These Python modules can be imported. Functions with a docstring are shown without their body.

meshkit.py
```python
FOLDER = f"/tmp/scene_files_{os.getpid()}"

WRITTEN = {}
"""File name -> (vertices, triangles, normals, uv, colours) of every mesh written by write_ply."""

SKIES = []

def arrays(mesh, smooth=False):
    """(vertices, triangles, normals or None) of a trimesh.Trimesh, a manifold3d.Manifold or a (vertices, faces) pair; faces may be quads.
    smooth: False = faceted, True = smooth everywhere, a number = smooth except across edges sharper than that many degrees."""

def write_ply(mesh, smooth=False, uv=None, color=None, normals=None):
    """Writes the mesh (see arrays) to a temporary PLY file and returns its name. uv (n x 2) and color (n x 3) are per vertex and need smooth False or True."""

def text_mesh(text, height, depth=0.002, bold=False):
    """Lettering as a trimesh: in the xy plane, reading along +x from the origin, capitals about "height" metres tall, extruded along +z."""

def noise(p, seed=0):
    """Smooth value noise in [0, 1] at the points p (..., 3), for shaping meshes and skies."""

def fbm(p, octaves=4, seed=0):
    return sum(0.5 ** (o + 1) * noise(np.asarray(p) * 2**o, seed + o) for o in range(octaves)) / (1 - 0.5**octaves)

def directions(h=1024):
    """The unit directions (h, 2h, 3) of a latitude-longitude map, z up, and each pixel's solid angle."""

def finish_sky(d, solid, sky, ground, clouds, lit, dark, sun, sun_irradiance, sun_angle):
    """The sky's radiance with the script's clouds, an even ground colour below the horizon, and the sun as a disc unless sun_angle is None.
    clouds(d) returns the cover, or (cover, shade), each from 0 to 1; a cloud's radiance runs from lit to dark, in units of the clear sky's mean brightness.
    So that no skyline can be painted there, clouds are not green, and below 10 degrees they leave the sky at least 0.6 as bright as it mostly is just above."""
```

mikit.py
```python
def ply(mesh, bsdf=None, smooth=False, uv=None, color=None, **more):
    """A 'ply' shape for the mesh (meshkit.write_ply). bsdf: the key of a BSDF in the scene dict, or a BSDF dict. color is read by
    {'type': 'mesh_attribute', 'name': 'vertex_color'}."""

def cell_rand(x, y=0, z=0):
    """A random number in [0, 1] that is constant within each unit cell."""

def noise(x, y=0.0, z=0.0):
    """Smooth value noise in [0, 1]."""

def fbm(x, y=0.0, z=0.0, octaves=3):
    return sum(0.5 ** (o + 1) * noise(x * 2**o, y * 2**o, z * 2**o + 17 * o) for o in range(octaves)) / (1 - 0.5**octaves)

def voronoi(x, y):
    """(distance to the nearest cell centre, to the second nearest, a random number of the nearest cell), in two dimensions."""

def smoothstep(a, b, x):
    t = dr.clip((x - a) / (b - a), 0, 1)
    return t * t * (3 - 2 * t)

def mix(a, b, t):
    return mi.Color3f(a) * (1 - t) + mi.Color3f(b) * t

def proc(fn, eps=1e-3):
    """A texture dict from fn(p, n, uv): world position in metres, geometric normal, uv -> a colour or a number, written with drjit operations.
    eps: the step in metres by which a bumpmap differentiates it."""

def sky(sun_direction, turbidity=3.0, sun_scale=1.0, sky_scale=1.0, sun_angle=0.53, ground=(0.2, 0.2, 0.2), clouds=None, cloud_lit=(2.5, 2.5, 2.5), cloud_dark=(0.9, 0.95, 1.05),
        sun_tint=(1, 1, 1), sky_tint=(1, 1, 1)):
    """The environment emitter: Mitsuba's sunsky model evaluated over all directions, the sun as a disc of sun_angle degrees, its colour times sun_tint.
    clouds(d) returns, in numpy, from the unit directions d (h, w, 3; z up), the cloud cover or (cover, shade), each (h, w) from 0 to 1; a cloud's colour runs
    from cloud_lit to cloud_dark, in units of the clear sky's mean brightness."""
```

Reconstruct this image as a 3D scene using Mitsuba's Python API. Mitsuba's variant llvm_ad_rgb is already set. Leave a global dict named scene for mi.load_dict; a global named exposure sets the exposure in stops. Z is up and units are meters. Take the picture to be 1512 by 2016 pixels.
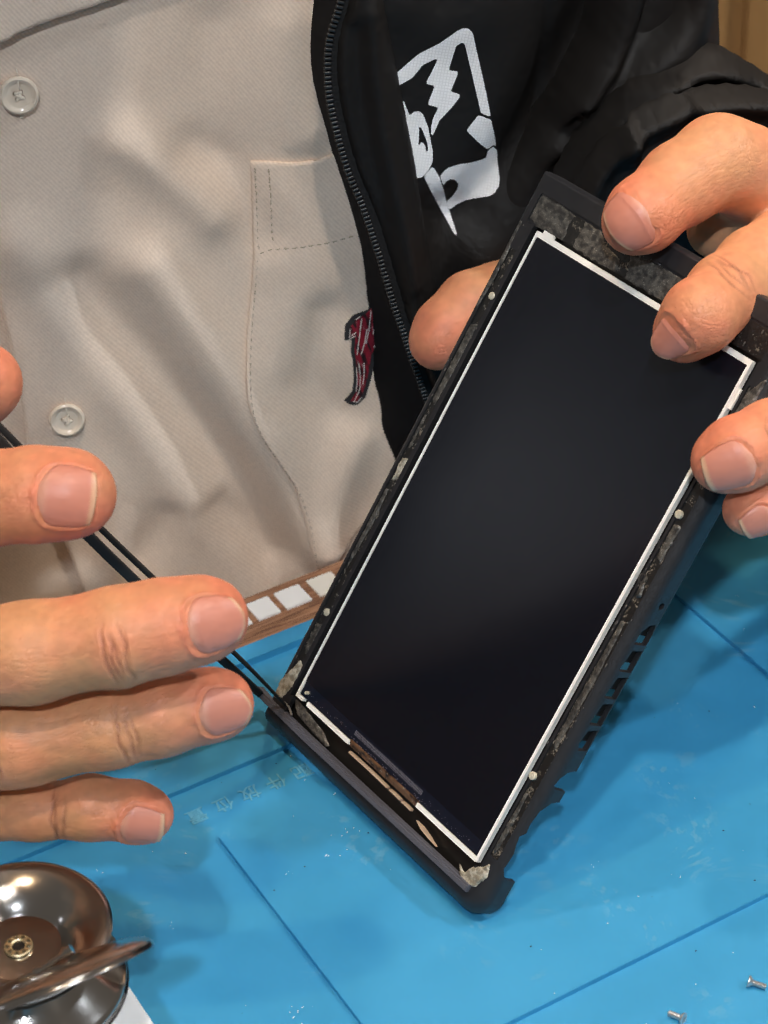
import math, random
import numpy as np, trimesh, shapely, mitsuba as mi, mikit, meshkit, drjit as dr
from scipy.spatial import Delaunay, cKDTree
from manifold3d import Manifold, CrossSection, FillRule
from shapely.geometry import Polygon, LineString

# ---------------------------------------------------------------- camera, lamps, exposure
# All modelling is in millimetres (world: x along the table edge, y towards the seated person, z up, z = 0 on the mat's panels).
H = 400.0                                   # camera height above the mat
F = 4400.0                                  # focal length in pixels of the 1512 x 2016 photograph
M = np.array([[0.86075, -0.50728, -0.04223], [-0.32860, -0.49053, -0.80706], [0.38871, 0.70858, -0.58891]])   # rows: camera right, down, forward
_u, _s, _v = np.linalg.svd(M); M = _u @ _v
EYE = np.array([0, 0, H])
exposure = 0.0

scene, labels = {}, {}
_tw = np.eye(4); _tw[:3, 0], _tw[:3, 1], _tw[:3, 2], _tw[:3, 3] = -M[0], -M[1], M[2], EYE / 1000
scene['camera'] = {'type': 'thinlens', 'fov': math.degrees(2 * math.atan(756 / F)), 'fov_axis': 'x', 'to_world': mi.ScalarTransform4f(_tw.tolist()),
                   'aperture_radius': 0.0016, 'focus_distance': 0.548, 'near_clip': 0.02, 'far_clip': 30.0}
# dim even light of the room
scene['room_light'] = {'type': 'constant', 'radiance': {'type': 'rgb', 'value': [0.120, 0.108, 0.094]}}
# small ceiling spotlights: azimuth and elevation seen from the work place (degrees), distance (mm), radius (mm), colour
COOL, WARM, NEUT = (0.90, 1.0, 1.10), (1.40, 0.90, 0.50), (1.08, 0.98, 0.86)
LAMPS = [(237, 48, 1800, 30, COOL, 1700, 'behind the viewer, cool white'), (262, 72, 1800, 30, NEUT, 1300, 'steeply above the viewer, neutral'),
         (180, 75, 1800, 30, WARM, 700, 'almost overhead at the far left, warm'), (60, 76, 1800, 30, NEUT, 680, 'almost overhead above the person, neutral'),
         (329, 46, 1900, 30, COOL, 1350, 'far to the right of the viewer, cool white'), (350, 51, 1900, 30, WARM, 520, 'far to the right of the bench, warm'),
         (288, 38, 1800, 30, NEUT, 180, 'low behind the viewer, neutral')]
AIM = np.array([200.0, 340.0, 60.0])


def P(px, py, z):
    """World point (mm) seen at a pixel of the photograph at camera depth z."""
    return z * np.array([(px - 756) / F, (py - 1008) / F, 1.0]) @ M + EYE


def ray(px, py):
    return np.array([(px - 756) / F, (py - 1008) / F, 1.0]) @ M


def on_table(px, py, z=0.0):
    r = ray(px, py)
    return (EYE + (z - H) / r[2] * r)


def pixel(w):
    c = (np.asarray(w, float) - EYE) @ M.T
    return c[..., :2] / c[..., 2:] * F + [756, 1008]


def camdir(x, y, z):
    v = np.array([x, y, z], float) @ M
    return v / np.linalg.norm(v)


# ---------------------------------------------------------------- helpers
def label(key, text=None, category=None, group=None, kind=None):
    labels[key] = {k: v for k, v in (('label', text), ('category', category), ('group', group), ('kind', kind)) if v}


def numbered(key):
    if key not in scene:
        return key
    n = 1
    while f'{key}_{n:03d}' in scene:
        n += 1
    return f'{key}_{n:03d}'


def tri(mesh):
    if hasattr(mesh, 'to_mesh'):
        m = mesh.to_mesh()
        return trimesh.Trimesh(np.array(m.vert_properties[:, :3], float), np.array(m.tri_verts, int), process=False)
    return mesh


def add(key, mesh, bsdf, smooth=False, color=None, **more):
    key = numbered(key)
    m = tri(mesh).copy()
    m.vertices = np.asarray(m.vertices) * 0.001
    scene[key] = mikit.ply(m, bsdf, smooth=smooth, color=color, **more)
    return key


def box(x0, x1, y0, y1, z0, z1):
    return Manifold.cube((x1 - x0, y1 - y0, z1 - z0)).translate((x0, y0, z0))


def prism(poly, z0, z1):
    """Extrusion of a shapely polygon (holes kept) as a manifold."""
    rings = [np.array(poly.exterior.coords)[:-1]] + [np.array(i.coords)[:-1] for i in poly.interiors]
    return Manifold.extrude(CrossSection([r.tolist() for r in rings], FillRule.EvenOdd), z1 - z0).translate((0, 0, z0))


def lathe(profile, n=64):
    prof = np.array(profile, float)
    ang = np.linspace(0, 2 * np.pi, n, endpoint=False)
    v = np.stack([np.outer(np.cos(ang), prof[:, 0]), np.outer(np.sin(ang), prof[:, 0]), np.tile(prof[:, 1], (n, 1))], -1)
    k = len(prof); f = []
    i, j = np.meshgrid(np.arange(n), np.arange(k - 1), indexing='ij')
    a, b = i * k + j, ((i + 1) % n) * k + j
    f = np.stack([a, b, b + 1, a + 1], -1).reshape(-1, 4)
    f = np.vstack([f[:, [0, 1, 2]], f[:, [0, 2, 3]]])
    m = trimesh.Trimesh(v.reshape(-1, 3), f, process=False)
    m.merge_vertices(); m.update_faces(m.nondegenerate_faces())
    return m


def tube(pts, r, n=8, closed_ends=True):
    pts = np.asarray(pts, float); r = np.broadcast_to(np.asarray(r, float), len(pts))
    t = np.gradient(pts, axis=0); t /= np.linalg.norm(t, axis=1, keepdims=True)
    ref = np.array([0, 0, 1.0]) if abs(t[0, 2]) < .9 else np.array([1.0, 0, 0])
    a = np.cross(t, ref); a /= np.linalg.norm(a, axis=1, keepdims=True); b = np.cross(t, a)
    ang = np.arange(n) * 2 * np.pi / n
    ring = pts[:, None] + r[:, None, None] * (np.cos(ang)[None, :, None] * a[:, None] + np.sin(ang)[None, :, None] * b[:, None])
    v = np.vstack([ring.reshape(-1, 3), pts[:1], pts[-1:]])
    f = []
    for i in range(len(pts) - 1):
        for j in range(n):
            p, q = i * n + j, i * n + (j + 1) % n
            f += [[p, q + n, q], [p, p + n, q + n]]
    e = len(pts) * n
    for j in range(n):
        f += [[e, j, (j + 1) % n], [e + 1, (len(pts) - 1) * n + (j + 1) % n, (len(pts) - 1) * n + j]]
    m = trimesh.Trimesh(v, np.array(f), process=False)
    m.fix_normals()
    return m


def resample(line, step):
    line = np.asarray(line, float)
    s = np.r_[0, np.cumsum(np.linalg.norm(np.diff(line, axis=0), axis=1))]
    n = max(2, int(round(s[-1] / step)) + 1)
    q = np.linspace(0, s[-1], n)
    return np.stack([np.interp(q, s, line[:, k]) for k in range(line.shape[1])], 1)


def smooth_line(line, n=3, closed=False):
    """Chaikin corner cutting."""
    line = np.asarray(line, float)
    for _ in range(n):
        if closed:
            nx = np.roll(line, -1, 0)
            line = np.stack([.75 * line + .25 * nx, .25 * line + .75 * nx], 1).reshape(-1, line.shape[1])
        else:
            a, b = line[:-1], line[1:]
            line = np.vstack([line[:1], np.stack([.75 * a + .25 * b, .25 * a + .75 * b], 1).reshape(-1, line.shape[1]), line[-1:]])
    return line


def join(parts):
    return trimesh.util.concatenate([tri(p) for p in parts])


# ---------------------------------------------------------------- materials
fbm, noise, smoothstep, mix = mikit.fbm, mikit.noise, mikit.smoothstep, mikit.mix


def principled(base, rough=.5, spec=.5, **kw):
    b = base if isinstance(base, dict) else {'type': 'rgb', 'value': list(base)}
    return {'type': 'principled', 'base_color': b, 'roughness': rough, 'specular': spec, **kw}


def bumped(bsdf, fn, scale, eps=2e-4):
    return {'type': 'twosided', 'bsdf': {'type': 'bumpmap', 'height': mikit.proc(fn, eps), 'scale': scale, 'bsdf': bsdf}}


def two(bsdf):
    return {'type': 'twosided', 'bsdf': bsdf}


def mat_blue(p, n, uv):
    a = fbm(p.x * 60, p.y * 60, p.z * 60, 4)
    w = noise(p.x * 40, p.y * 40) * .02
    wear = smoothstep(.56, .80, fbm(p.x * 70 + 7, p.y * 70, 3.0, 4)) * smoothstep(.52, .75, fbm((p.x + w) * 420, (p.y - w) * 420, 1.0, 4))
    c = mix(mi.Color3f(.032, .240, .445), mi.Color3f(.042, .276, .50), a)
    return mix(c, mi.Color3f(.20, .41, .50), wear * .26)


def mat_grain(p, n, uv):
    return fbm(p.x * 1500, p.y * 1500, p.z * 1500, 2) * 2e-5 + noise(p.x * 300, p.y * 300) * 3e-5


scene['mat_letter'] = two(principled((.095, .33, .47), .55, .4))
scene['mat_silicone'] = bumped(principled(mikit.proc(mat_blue), .5, .34), mat_grain, 1.0)


def wood_color(p, n, uv):
    g = fbm(p.x * 45, p.y * 900, p.z * 900, 4)
    s = smoothstep(.45, .7, fbm(p.x * 110 + 3, p.y * 2600, 5.0, 3))
    c = mix(mi.Color3f(.25, .115, .06), mi.Color3f(.42, .22, .125), g)
    return mix(c, mi.Color3f(.11, .045, .025), s * .75)


scene['table_wood'] = bumped(principled(mikit.proc(wood_color), .5, .4), lambda p, n, uv: fbm(p.x * 110 + 3, p.y * 2600, 5.0, 3) * 8e-5, 1.0)


def cabinet_color(p, n, uv):
    g = fbm(p.x * 6, p.y * 6, p.z * 1.2, 4)
    s = fbm(p.x * 70, p.y * 70, p.z * 3, 3)
    return mix(mi.Color3f(.30, .16, .06), mi.Color3f(.46, .27, .11), .5 * g + .5 * s)


scene['cabinet_wood'] = two(principled(mikit.proc(cabinet_color), .5, .3))
scene['white_paper'] = two(principled((.80, .79, .77), .6, .3))
scene['cream_paper'] = two(principled((.74, .70, .62), .6, .3))
scene['black_plastic'] = bumped(principled((.0165, .0165, .0185), .40, .42), lambda p, n, uv: noise(p.x * 3000, p.y * 3000, p.z * 3000) * 1.2e-5, 1.0)
scene['rim_plastic'] = bumped(principled((.085, .085, .10), .4, .5), lambda p, n, uv: fbm(p.x * 1200, p.y * 1200, p.z * 1200, 3) * 4e-5, 1.0)
scene['recess_black'] = two(principled((.010, .009, .008), .28, .5))


def residue(p, n, uv):
    a = fbm(p.x * 900, p.y * 900, p.z * 900, 4)
    b = noise(p.x * 4200, p.y * 4200, p.z * 4200)
    c = mix(mi.Color3f(.028, .026, .024), mi.Color3f(.088, .081, .070), smoothstep(.3, .7, a))
    return mix(c, mi.Color3f(.25, .23, .19), smoothstep(.6, .9, b) * smoothstep(.5, .75, a))


def residue_bump(p, n, uv):
    return fbm(p.x * 1700, p.y * 1700, p.z * 1700, 3) * 2.2e-4


scene['glue_residue'] = bumped(principled(mikit.proc(residue), .38, .6), residue_bump, 1.0)


def residue_pale(p, n, uv):
    a = fbm(p.x * 1100, p.y * 1100, p.z * 1100, 4)
    return mix(mi.Color3f(.20, .17, .12), mi.Color3f(.43, .39, .31), smoothstep(.3, .72, a))


scene['pale_residue'] = bumped(principled(mikit.proc(residue_pale), .4, .6), residue_bump, 1.0)


def residue_film(p, n, uv):
    a = fbm(p.x * 500, p.y * 500, p.z * 500, 4)
    b = fbm(p.x * 2400, p.y * 2400, p.z * 2400, 2)
    k = smoothstep(.50, .72, a) * smoothstep(.42, .68, b)
    return mix(mi.Color3f(.012, .0115, .011), mi.Color3f(.24, .21, .165), k * .8)


scene['stained_black_plastic'] = bumped(principled(mikit.proc(residue_film), .34, .5), lambda p, n, uv: fbm(p.x * 1500, p.y * 1500, p.z * 1500, 3) * 1.2e-4, 1.0)
def copper_color(p, n, uv):
    k = fbm(p.x * 500, p.y * 500, p.z * 500, 3)
    l = noise(p.x * 1500, p.y * 1500, p.z * 1500)
    return mix(mix(mi.Color3f(.035, .018, .010), mi.Color3f(.26, .125, .06), smoothstep(.35, .65, k)), mi.Color3f(.50, .42, .34), smoothstep(.75, .95, l) * .6)


scene['screen_glass'] = two(principled((.0030, .0045, .0085), .24, .55))
scene['screen_ledge'] = two(principled((.006, .009, .018), .2, .5))
scene['white_light_frame'] = two(principled((.86, .83, .76), .5, .4))
scene['copper_film'] = bumped(principled(mikit.proc(copper_color), .34, .6, metallic=.4), lambda p, n, uv: fbm(p.x * 700, p.y * 700, p.z * 700, 3) * 1.5e-4, 1.0)
scene['contact_metal'] = two(principled((.42, .40, .46), .3, .6, metallic=.7))
scene['tan_tape'] = two(principled((.50, .36, .25), .4, .5))
scene['post_plastic'] = two(principled((.50, .45, .34), .4, .5))
scene['tool_black'] = two(principled((.020, .0185, .0175), .65, .16))
def steel_rough(p, n, uv):
    return .13 + .12 * smoothstep(.5, .75, fbm(p.x * 220, p.y * 220, p.z * 220, 4))


scene['steel'] = two(principled((.54, .52, .505), mikit.proc(steel_rough), .5, metallic=1.0))
scene['bright_steel'] = two(principled((.55, .52, .49), .11, .5, metallic=1.0))
scene['brass'] = two({'type': 'roughconductor', 'distribution': 'ggx', 'alpha': .16, 'eta': {'type': 'rgb', 'value': [.5, .7, 1.3]}, 'k': {'type': 'rgb', 'value': [3.0, 2.4, 1.9]}})
scene['screw_metal'] = two(principled((.62, .60, .58), .28, .6, metallic=.85))
scene['bottle_plastic'] = two(principled((.72, .73, .72), .35, .5))


# ---- cloth: patterns run in the plane of the shirt front
TORSO_A = np.array([0.93812, -0.34632, 0.0])
TORSO_N = np.array([-0.34632, -0.93812, 0.0])


def shirt_color(p, n, uv):
    a = (p.x * .93812 - p.y * .34632) * 1000; b = p.z * 1000
    t = dr.sin((a * .80 + b * .60 + noise(a * .15, b * .15) * .35) * (2 * math.pi / .95))
    lint = fbm(a * 1.6, b * 1.6, 3.0, 3)
    c = mix(mi.Color3f(.605, .475, .372), mi.Color3f(.725, .58, .462), .5 + .28 * t + .8 * (lint - .5))
    return c


def shirt_bump(p, n, uv):
    a = (p.x * .93812 - p.y * .34632) * 1000; b = p.z * 1000
    t = dr.sin((a * .80 + b * .60 + noise(a * .15, b * .15) * .35) * (2 * math.pi / .95))
    return t * 2.2e-5 + noise(a * 2.5, b * 2.5, 1.0) * 2.5e-5


scene['shirt_cotton'] = bumped(principled(mikit.proc(shirt_color), .9, .12, sheen=.3), shirt_bump, 1.0, 1e-4)


def jacket_bump(p, n, uv):
    a = (p.x * .93812 - p.y * .34632) * 1000; b = p.z * 1000
    return (dr.sin(a * 9.0) * dr.sin(b * 9.0)) * 2.5e-5 + fbm(a * .5, b * .5, 1.0, 3) * 3e-4


scene['jacket_nylon'] = bumped(principled((.0085, .0070, .0060), .6, .24, sheen=.08), jacket_bump, 1.0, 1e-4)
scene['jacket_lining'] = two(principled((.006, .0055, .006), .8, .15))


def print_color(p, n, uv):
    a = (p.x * .93812 - p.y * .34632) * 1000; b = p.z * 1000
    k = smoothstep(.55, .95, dr.maximum(dr.sin((b + a * .25) * 7.3), dr.sin((a - b * .2) * 7.3)))
    return mix(mi.Color3f(.84, .82, .80), mi.Color3f(.55, .54, .53), k * .5)


scene['white_print'] = two(principled(mikit.proc(print_color), .6, .3))
scene['zipper_black'] = two(principled((.012, .012, .012), .4, .5))
scene['tape_black'] = bumped(principled((.012, .0115, .0115), .8, .2), lambda p, n, uv: noise(p.x * 2400, p.y * 2400, p.z * 2400) * 2e-4, 1.0)
scene['shirt_thread'] = two(principled((.36, .28, .205), .75, .2))
scene['button_plastic'] = two(principled((.60, .50, .39), .14, .6, clearcoat=.6))
scene['clear_plastic'] = {'type': 'principled', 'base_color': {'type': 'rgb', 'value': [.93, .90, .84]}, 'roughness': .14, 'spec_trans': .72, 'eta': 1.46}
scene['button_thread'] = two(principled((.60, .52, .42), .7, .3))
def red_color(p, n, uv):
    k = noise((p.x + p.z * .25) * 1500, p.y * 1500, p.z * 260)
    c = mix(mi.Color3f(.022, .004, .006), mi.Color3f(.19, .007, .018), smoothstep(.25, .55, k))
    return mix(c, mi.Color3f(.45, .36, .34), smoothstep(.80, .92, noise((p.x + p.z * .25) * 2400 + 5, p.y * 2400, p.z * 420)) * .7)


scene['red_thread'] = bumped(principled(mikit.proc(red_color), .65, .25), lambda p, n, uv: dr.sin((p.z + p.x * .2) * 9000) * 8e-5, 1.0)
scene['white_thread'] = two(principled((.62, .56, .52), .7, .3))
scene['dark_thread'] = two(principled((.025, .022, .022), .7, .3))


def skin_bump(p):
    v = noise(p.x * 900, p.y * 900, p.z * 900) - .5
    w = noise(p.x * 1500 + 9, p.y * 1500, p.z * 1500) - .5
    lines = dr.minimum(dr.abs(v), .15) * 5.2e-4 + dr.minimum(dr.abs(w), .15) * 3.6e-4     # fine network of skin lines
    return lines + fbm(p.x * 320, p.y * 320, p.z * 320, 2) * 1.2e-4


scene['skin'] = bumped(principled({'type': 'mesh_attribute', 'name': 'vertex_color'}, .46, .42, sheen=.15),
                       lambda p, n, uv: skin_bump(p), 1.0, 1e-4)
scene['nail'] = bumped(principled({'type': 'mesh_attribute', 'name': 'vertex_color'}, .42, .45), lambda p, n, uv: fbm(p.x * 700, p.y * 700, p.z * 700, 2) * 6e-5, 1.0)
scene['dust_white'] = two(principled((.75, .76, .76), .7, .2))
scene['dust_dark'] = two(principled((.02, .03, .05), .7, .2))

# ---------------------------------------------------------------- ceiling spotlights (real lamps, above and behind the photographer)
for i, (az, el, dist, rad, col, power, where) in enumerate(LAMPS):
    a, e = math.radians(az), math.radians(el)
    d = np.array([math.cos(a) * math.cos(e), math.sin(a) * math.cos(e), math.sin(e)])
    z = -d
    x = np.cross([0, 0, 1.0], z); x /= np.linalg.norm(x); y = np.cross(z, x)
    T4 = np.eye(4); T4[:3, 0], T4[:3, 1], T4[:3, 2], T4[:3, 3] = x, y, z, AIM + d * dist
    root = 'ceiling_spotlight' + (f'_{i:03d}' if i else '')
    disc = lathe([(0, 0), (rad, 0)], 40)
    if disc.face_normals[0][2] < 0: disc.invert()
    disc.apply_transform(T4)
    can = lathe([(rad + .5, -2), (rad + .5, 22), (rad + 6, 22), (rad + 6, -70), (0, -70), (0, -66), (rad + .5, -66), (rad + .5, -2)], 40)
    can.apply_transform(T4)
    add(root + '__housing', can, 'tool_black')
    scene[root + '__glowing_disc'] = mikit.ply(trimesh.Trimesh(disc.vertices * .001, disc.faces, process=False), 'white_paper',
                                               emitter={'type': 'area', 'radiance': {'type': 'rgb', 'value': [float(power * c) for c in col]}})
    label(root, f'small black ceiling spotlight outside the picture, {where}', 'spotlight', 'ceiling spotlights above the bench')

# a round wall lamp across the room, low and dim: the dark matte screen mirrors it as a soft sheen
wl_at, wl_to = np.array([-2477.0, 2309.0, 1153.0]), np.array([240.0, 384.0, 76.0])
z = (wl_to - wl_at) / np.linalg.norm(wl_to - wl_at); x = np.cross([0, 0, 1.0], z); x /= np.linalg.norm(x); y = np.cross(z, x)
T4 = np.eye(4); T4[:3, 0], T4[:3, 1], T4[:3, 2], T4[:3, 3] = x, y, z, wl_at
disc = lathe([(0, 0), (170, 0)], 48)
if disc.face_normals[0][2] < 0: disc.invert()
disc.apply_transform(T4)
rimw = lathe([(171, -10), (171, 14), (186, 14), (186, -40), (0, -40), (0, -36), (171, -36), (171, -10)], 48); rimw.apply_transform(T4)
add('wall_lamp__housing', rimw, 'white_paper')
scene['wall_lamp__glowing_disc'] = mikit.ply(trimesh.Trimesh(disc.vertices * .001, disc.faces, process=False), 'white_paper', emitter={'type': 'area', 'radiance': {'type': 'rgb', 'value': [1.7, 1.75, 1.9]}})
label('wall_lamp', 'round dim wall lamp across the room, outside the picture, mirrored softly by the screen', 'wall lamp')

# ---------------------------------------------------------------- table, mat, background
top = box(-420, 900, -260, 471, -32, -3.2)
add('wooden_table', top, 'table_wood'); label('wooden_table', 'brown wooden workbench top along the far edge of the blue mat', 'table')

mat_parts = [box(-380, 860, -220, 447, -3.2, -1.5)]
def rounded(x0, x1, y0, y1, r, z0, z1, bevel=.25):
    c = CrossSection.square((x1 - x0 - 2 * r, y1 - y0 - 2 * r)).translate((x0 + r, y0 + r))
    a = Manifold.extrude(c.offset(r, circular_segments=40), z1 - z0 - bevel).translate((0, 0, z0))
    steps = [a]
    for k in range(1, 4):
        t = k / 3 * math.pi / 2
        steps.append(Manifold.extrude(c.offset(r - bevel * (1 - math.cos(t)), circular_segments=40), z1 - z0 - bevel * (1 - math.sin(t))).translate((0, 0, z0)))
    out = steps[0]
    for s in steps[1:]:
        out = out + s
    return out
base = mat_parts[0]
border = box(-380, 860, 441, 447, -1.6, .9)
mat_body = base + border
add('repair_mat', mat_body, 'mat_silicone', smooth=35)
label('repair_mat', 'blue silicone repair mat with raised panels, scuffed and dusty, under the device', 'repair mat')
PANELS = [(x0, x1, y0, y1) for x0, x1 in ((-12, 139), (157.8, 295.5), (313.6, 470)) for y0, y1 in ((170, 274.3), (293.2, 385.8 if x0 < 300 else 437.5))] + [(-12, 295.5, 405, 437.5)]
for x0, x1, y0, y1 in PANELS:
        add('repair_mat__raised_panel', rounded(x0, x1, y0, y1, 2.6, -1.6, 0.0), 'mat_silicone', smooth=35)
GLYPHS = [[[[(37,-41),(55,-40),(55,-26),(37,-26),(37,-22),(60,-22),(60,-49),(56,-50),(55,-45),(42,-46),(42,-69),(56,-70),(59,-60),(62,-61),(60,-73),(40,-74),(38,-72)]],[[(7,-25),(7,-21),(34,-21),(34,-25),(26,-26),(26,-32),(33,-32),(33,-74),(29,-74),(29,-71),(14,-71),(12,-75),(9,-75),(9,-32),(16,-32),(16,-26)],[(13,-66),(29,-67),(29,-60),(13,-60)],[(14,-53),(13,-57),(29,-57),(29,-52),(23,-51),(23,-36),(19,-36),(19,-47),(16,-53)],[(26,-36),(25,-49),(29,-49),(29,-36)],[(20,-25),(19,-32),(23,-32),(23,-25)],[(13,-50),(15,-50),(16,-48),(17,-36),(13,-36)]]],[[[(23,-44),(27,-35),(30,-22),(34,-23),(33,-32),(40,-32),(40,-20),(45,-20),(45,-32),(59,-32),(59,-36),(45,-36),(45,-50),(61,-50),(61,-54),(45,-54),(45,-75),(40,-75),(40,-54),(23,-54),(23,-50),(40,-50),(40,-36),(31,-36),(27,-45)]],[[(6,-45),(15,-32),(20,-19),(24,-20),(18,-35),(18,-75),(14,-75),(14,-43),(12,-43),(9,-48)]]],[[[(6,-70),(12,-62),(14,-50),(14,-33),(7,-33),(7,-29),(19,-29),(17,-23),(18,-19),(21,-19),(23,-24),(22,-29),(33,-29),(33,-33),(18,-33),(18,-41),(31,-41),(31,-43),(33,-43),(37,-35),(41,-19),(45,-19),(43,-30),(62,-30),(62,-34),(57,-34),(55,-47),(50,-58),(51,-62),(58,-69),(62,-70),(60,-74),(54,-72),(46,-64),(41,-70),(32,-75),(30,-71),(36,-68),(44,-60),(38,-44),(35,-49),(30,-47),(30,-67),(28,-73),(18,-74),(17,-71),(25,-69),(25,-45),(18,-45),(16,-64),(11,-73),(8,-74)],[(43,-34),(43,-45),(48,-53),(53,-34)]]],[[[(24,-68),(45,-68),(50,-38),(55,-38),(49,-68),(61,-68),(61,-72),(24,-72)]],[[(26,-30),(41,-30),(38,-20),(43,-19),(45,-24),(44,-30),(59,-30),(59,-34),(26,-34)]],[[(34,-65),(30,-39),(34,-38),(36,-44),(39,-63),(36,-65)]],[[(6,-44),(15,-33),(21,-19),(25,-20),(25,-23),(19,-34),(19,-75),(15,-75),(15,-42),(13,-42),(10,-47)]]],[[[(7,-73),(7,-70),(15,-70),(15,-44),(30,-43),(29,-41),(8,-41),(8,-37),(31,-36),(31,-33),(11,-33),(11,-21),(58,-21),(58,-33),(36,-33),(35,-36),(59,-37),(59,-41),(35,-41),(34,-43),(52,-44),(52,-70),(61,-70),(61,-73)],[(43,-29),(53,-30),(53,-24),(43,-24)],[(21,-66),(21,-70),(48,-69),(47,-66)],[(21,-60),(21,-63),(48,-62),(47,-60)],[(21,-54),(21,-57),(48,-56),(47,-54)],[(21,-47),(21,-51),(48,-50),(47,-47)],[(29,-29),(39,-30),(39,-24),(29,-24)],[(15,-29),(25,-30),(25,-24),(15,-24)]]]]
letters = []
for k, glyph in enumerate(GLYPHS):          # moulded lettering that reads from the seated person's side
    for rings in glyph:
        pg = Polygon(rings[0], [r for r in rings[1:]]).buffer(0)
        for g in getattr(pg, 'geoms', [pg]):
            if g.area > 1:
                m = tri(prism(g.buffer(.5), 0, .28 / .092))
                v = m.vertices; v[:, :2] = (v[:, :2] - [34, -46]) * .092; v[:, 2] *= .092
                v[:, :2] *= -1
                m.vertices = v + [188.0 - 7.75 * k, 395.0, -1.52]
                letters.append(m)
lk = add('repair_mat__moulded_lettering', join(letters), 'mat_letter')
label('repair_mat__moulded_lettering', 'small moulded characters in the channel of the mat')

SQ = 'small white paper squares along the table edge'
for (x0, x1, nm, lb) in ((199.6, 206.9, 'white_paper', 'white paper square nearest the middle fingertip, mostly hidden behind it'), (209.0, 216.2, 'white_paper', 'white paper square on the wooden table edge, just beside the middle fingertip'),
                 (218.3, 226.5, 'white_paper', 'white paper square on the wooden table edge, in the middle of the row'), (229.2, 237.5, 'cream_paper', 'cream paper square at the end of the row, partly behind the device')):
    sq = tri(box(x0, x1, 459.1, 467.6, -3.2, -2.6)); sq.vertices[:, 2] += 0
    k = add('paper_square', sq, nm); label(k, lb, 'paper square', SQ)

rng = np.random.default_rng(5)
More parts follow.
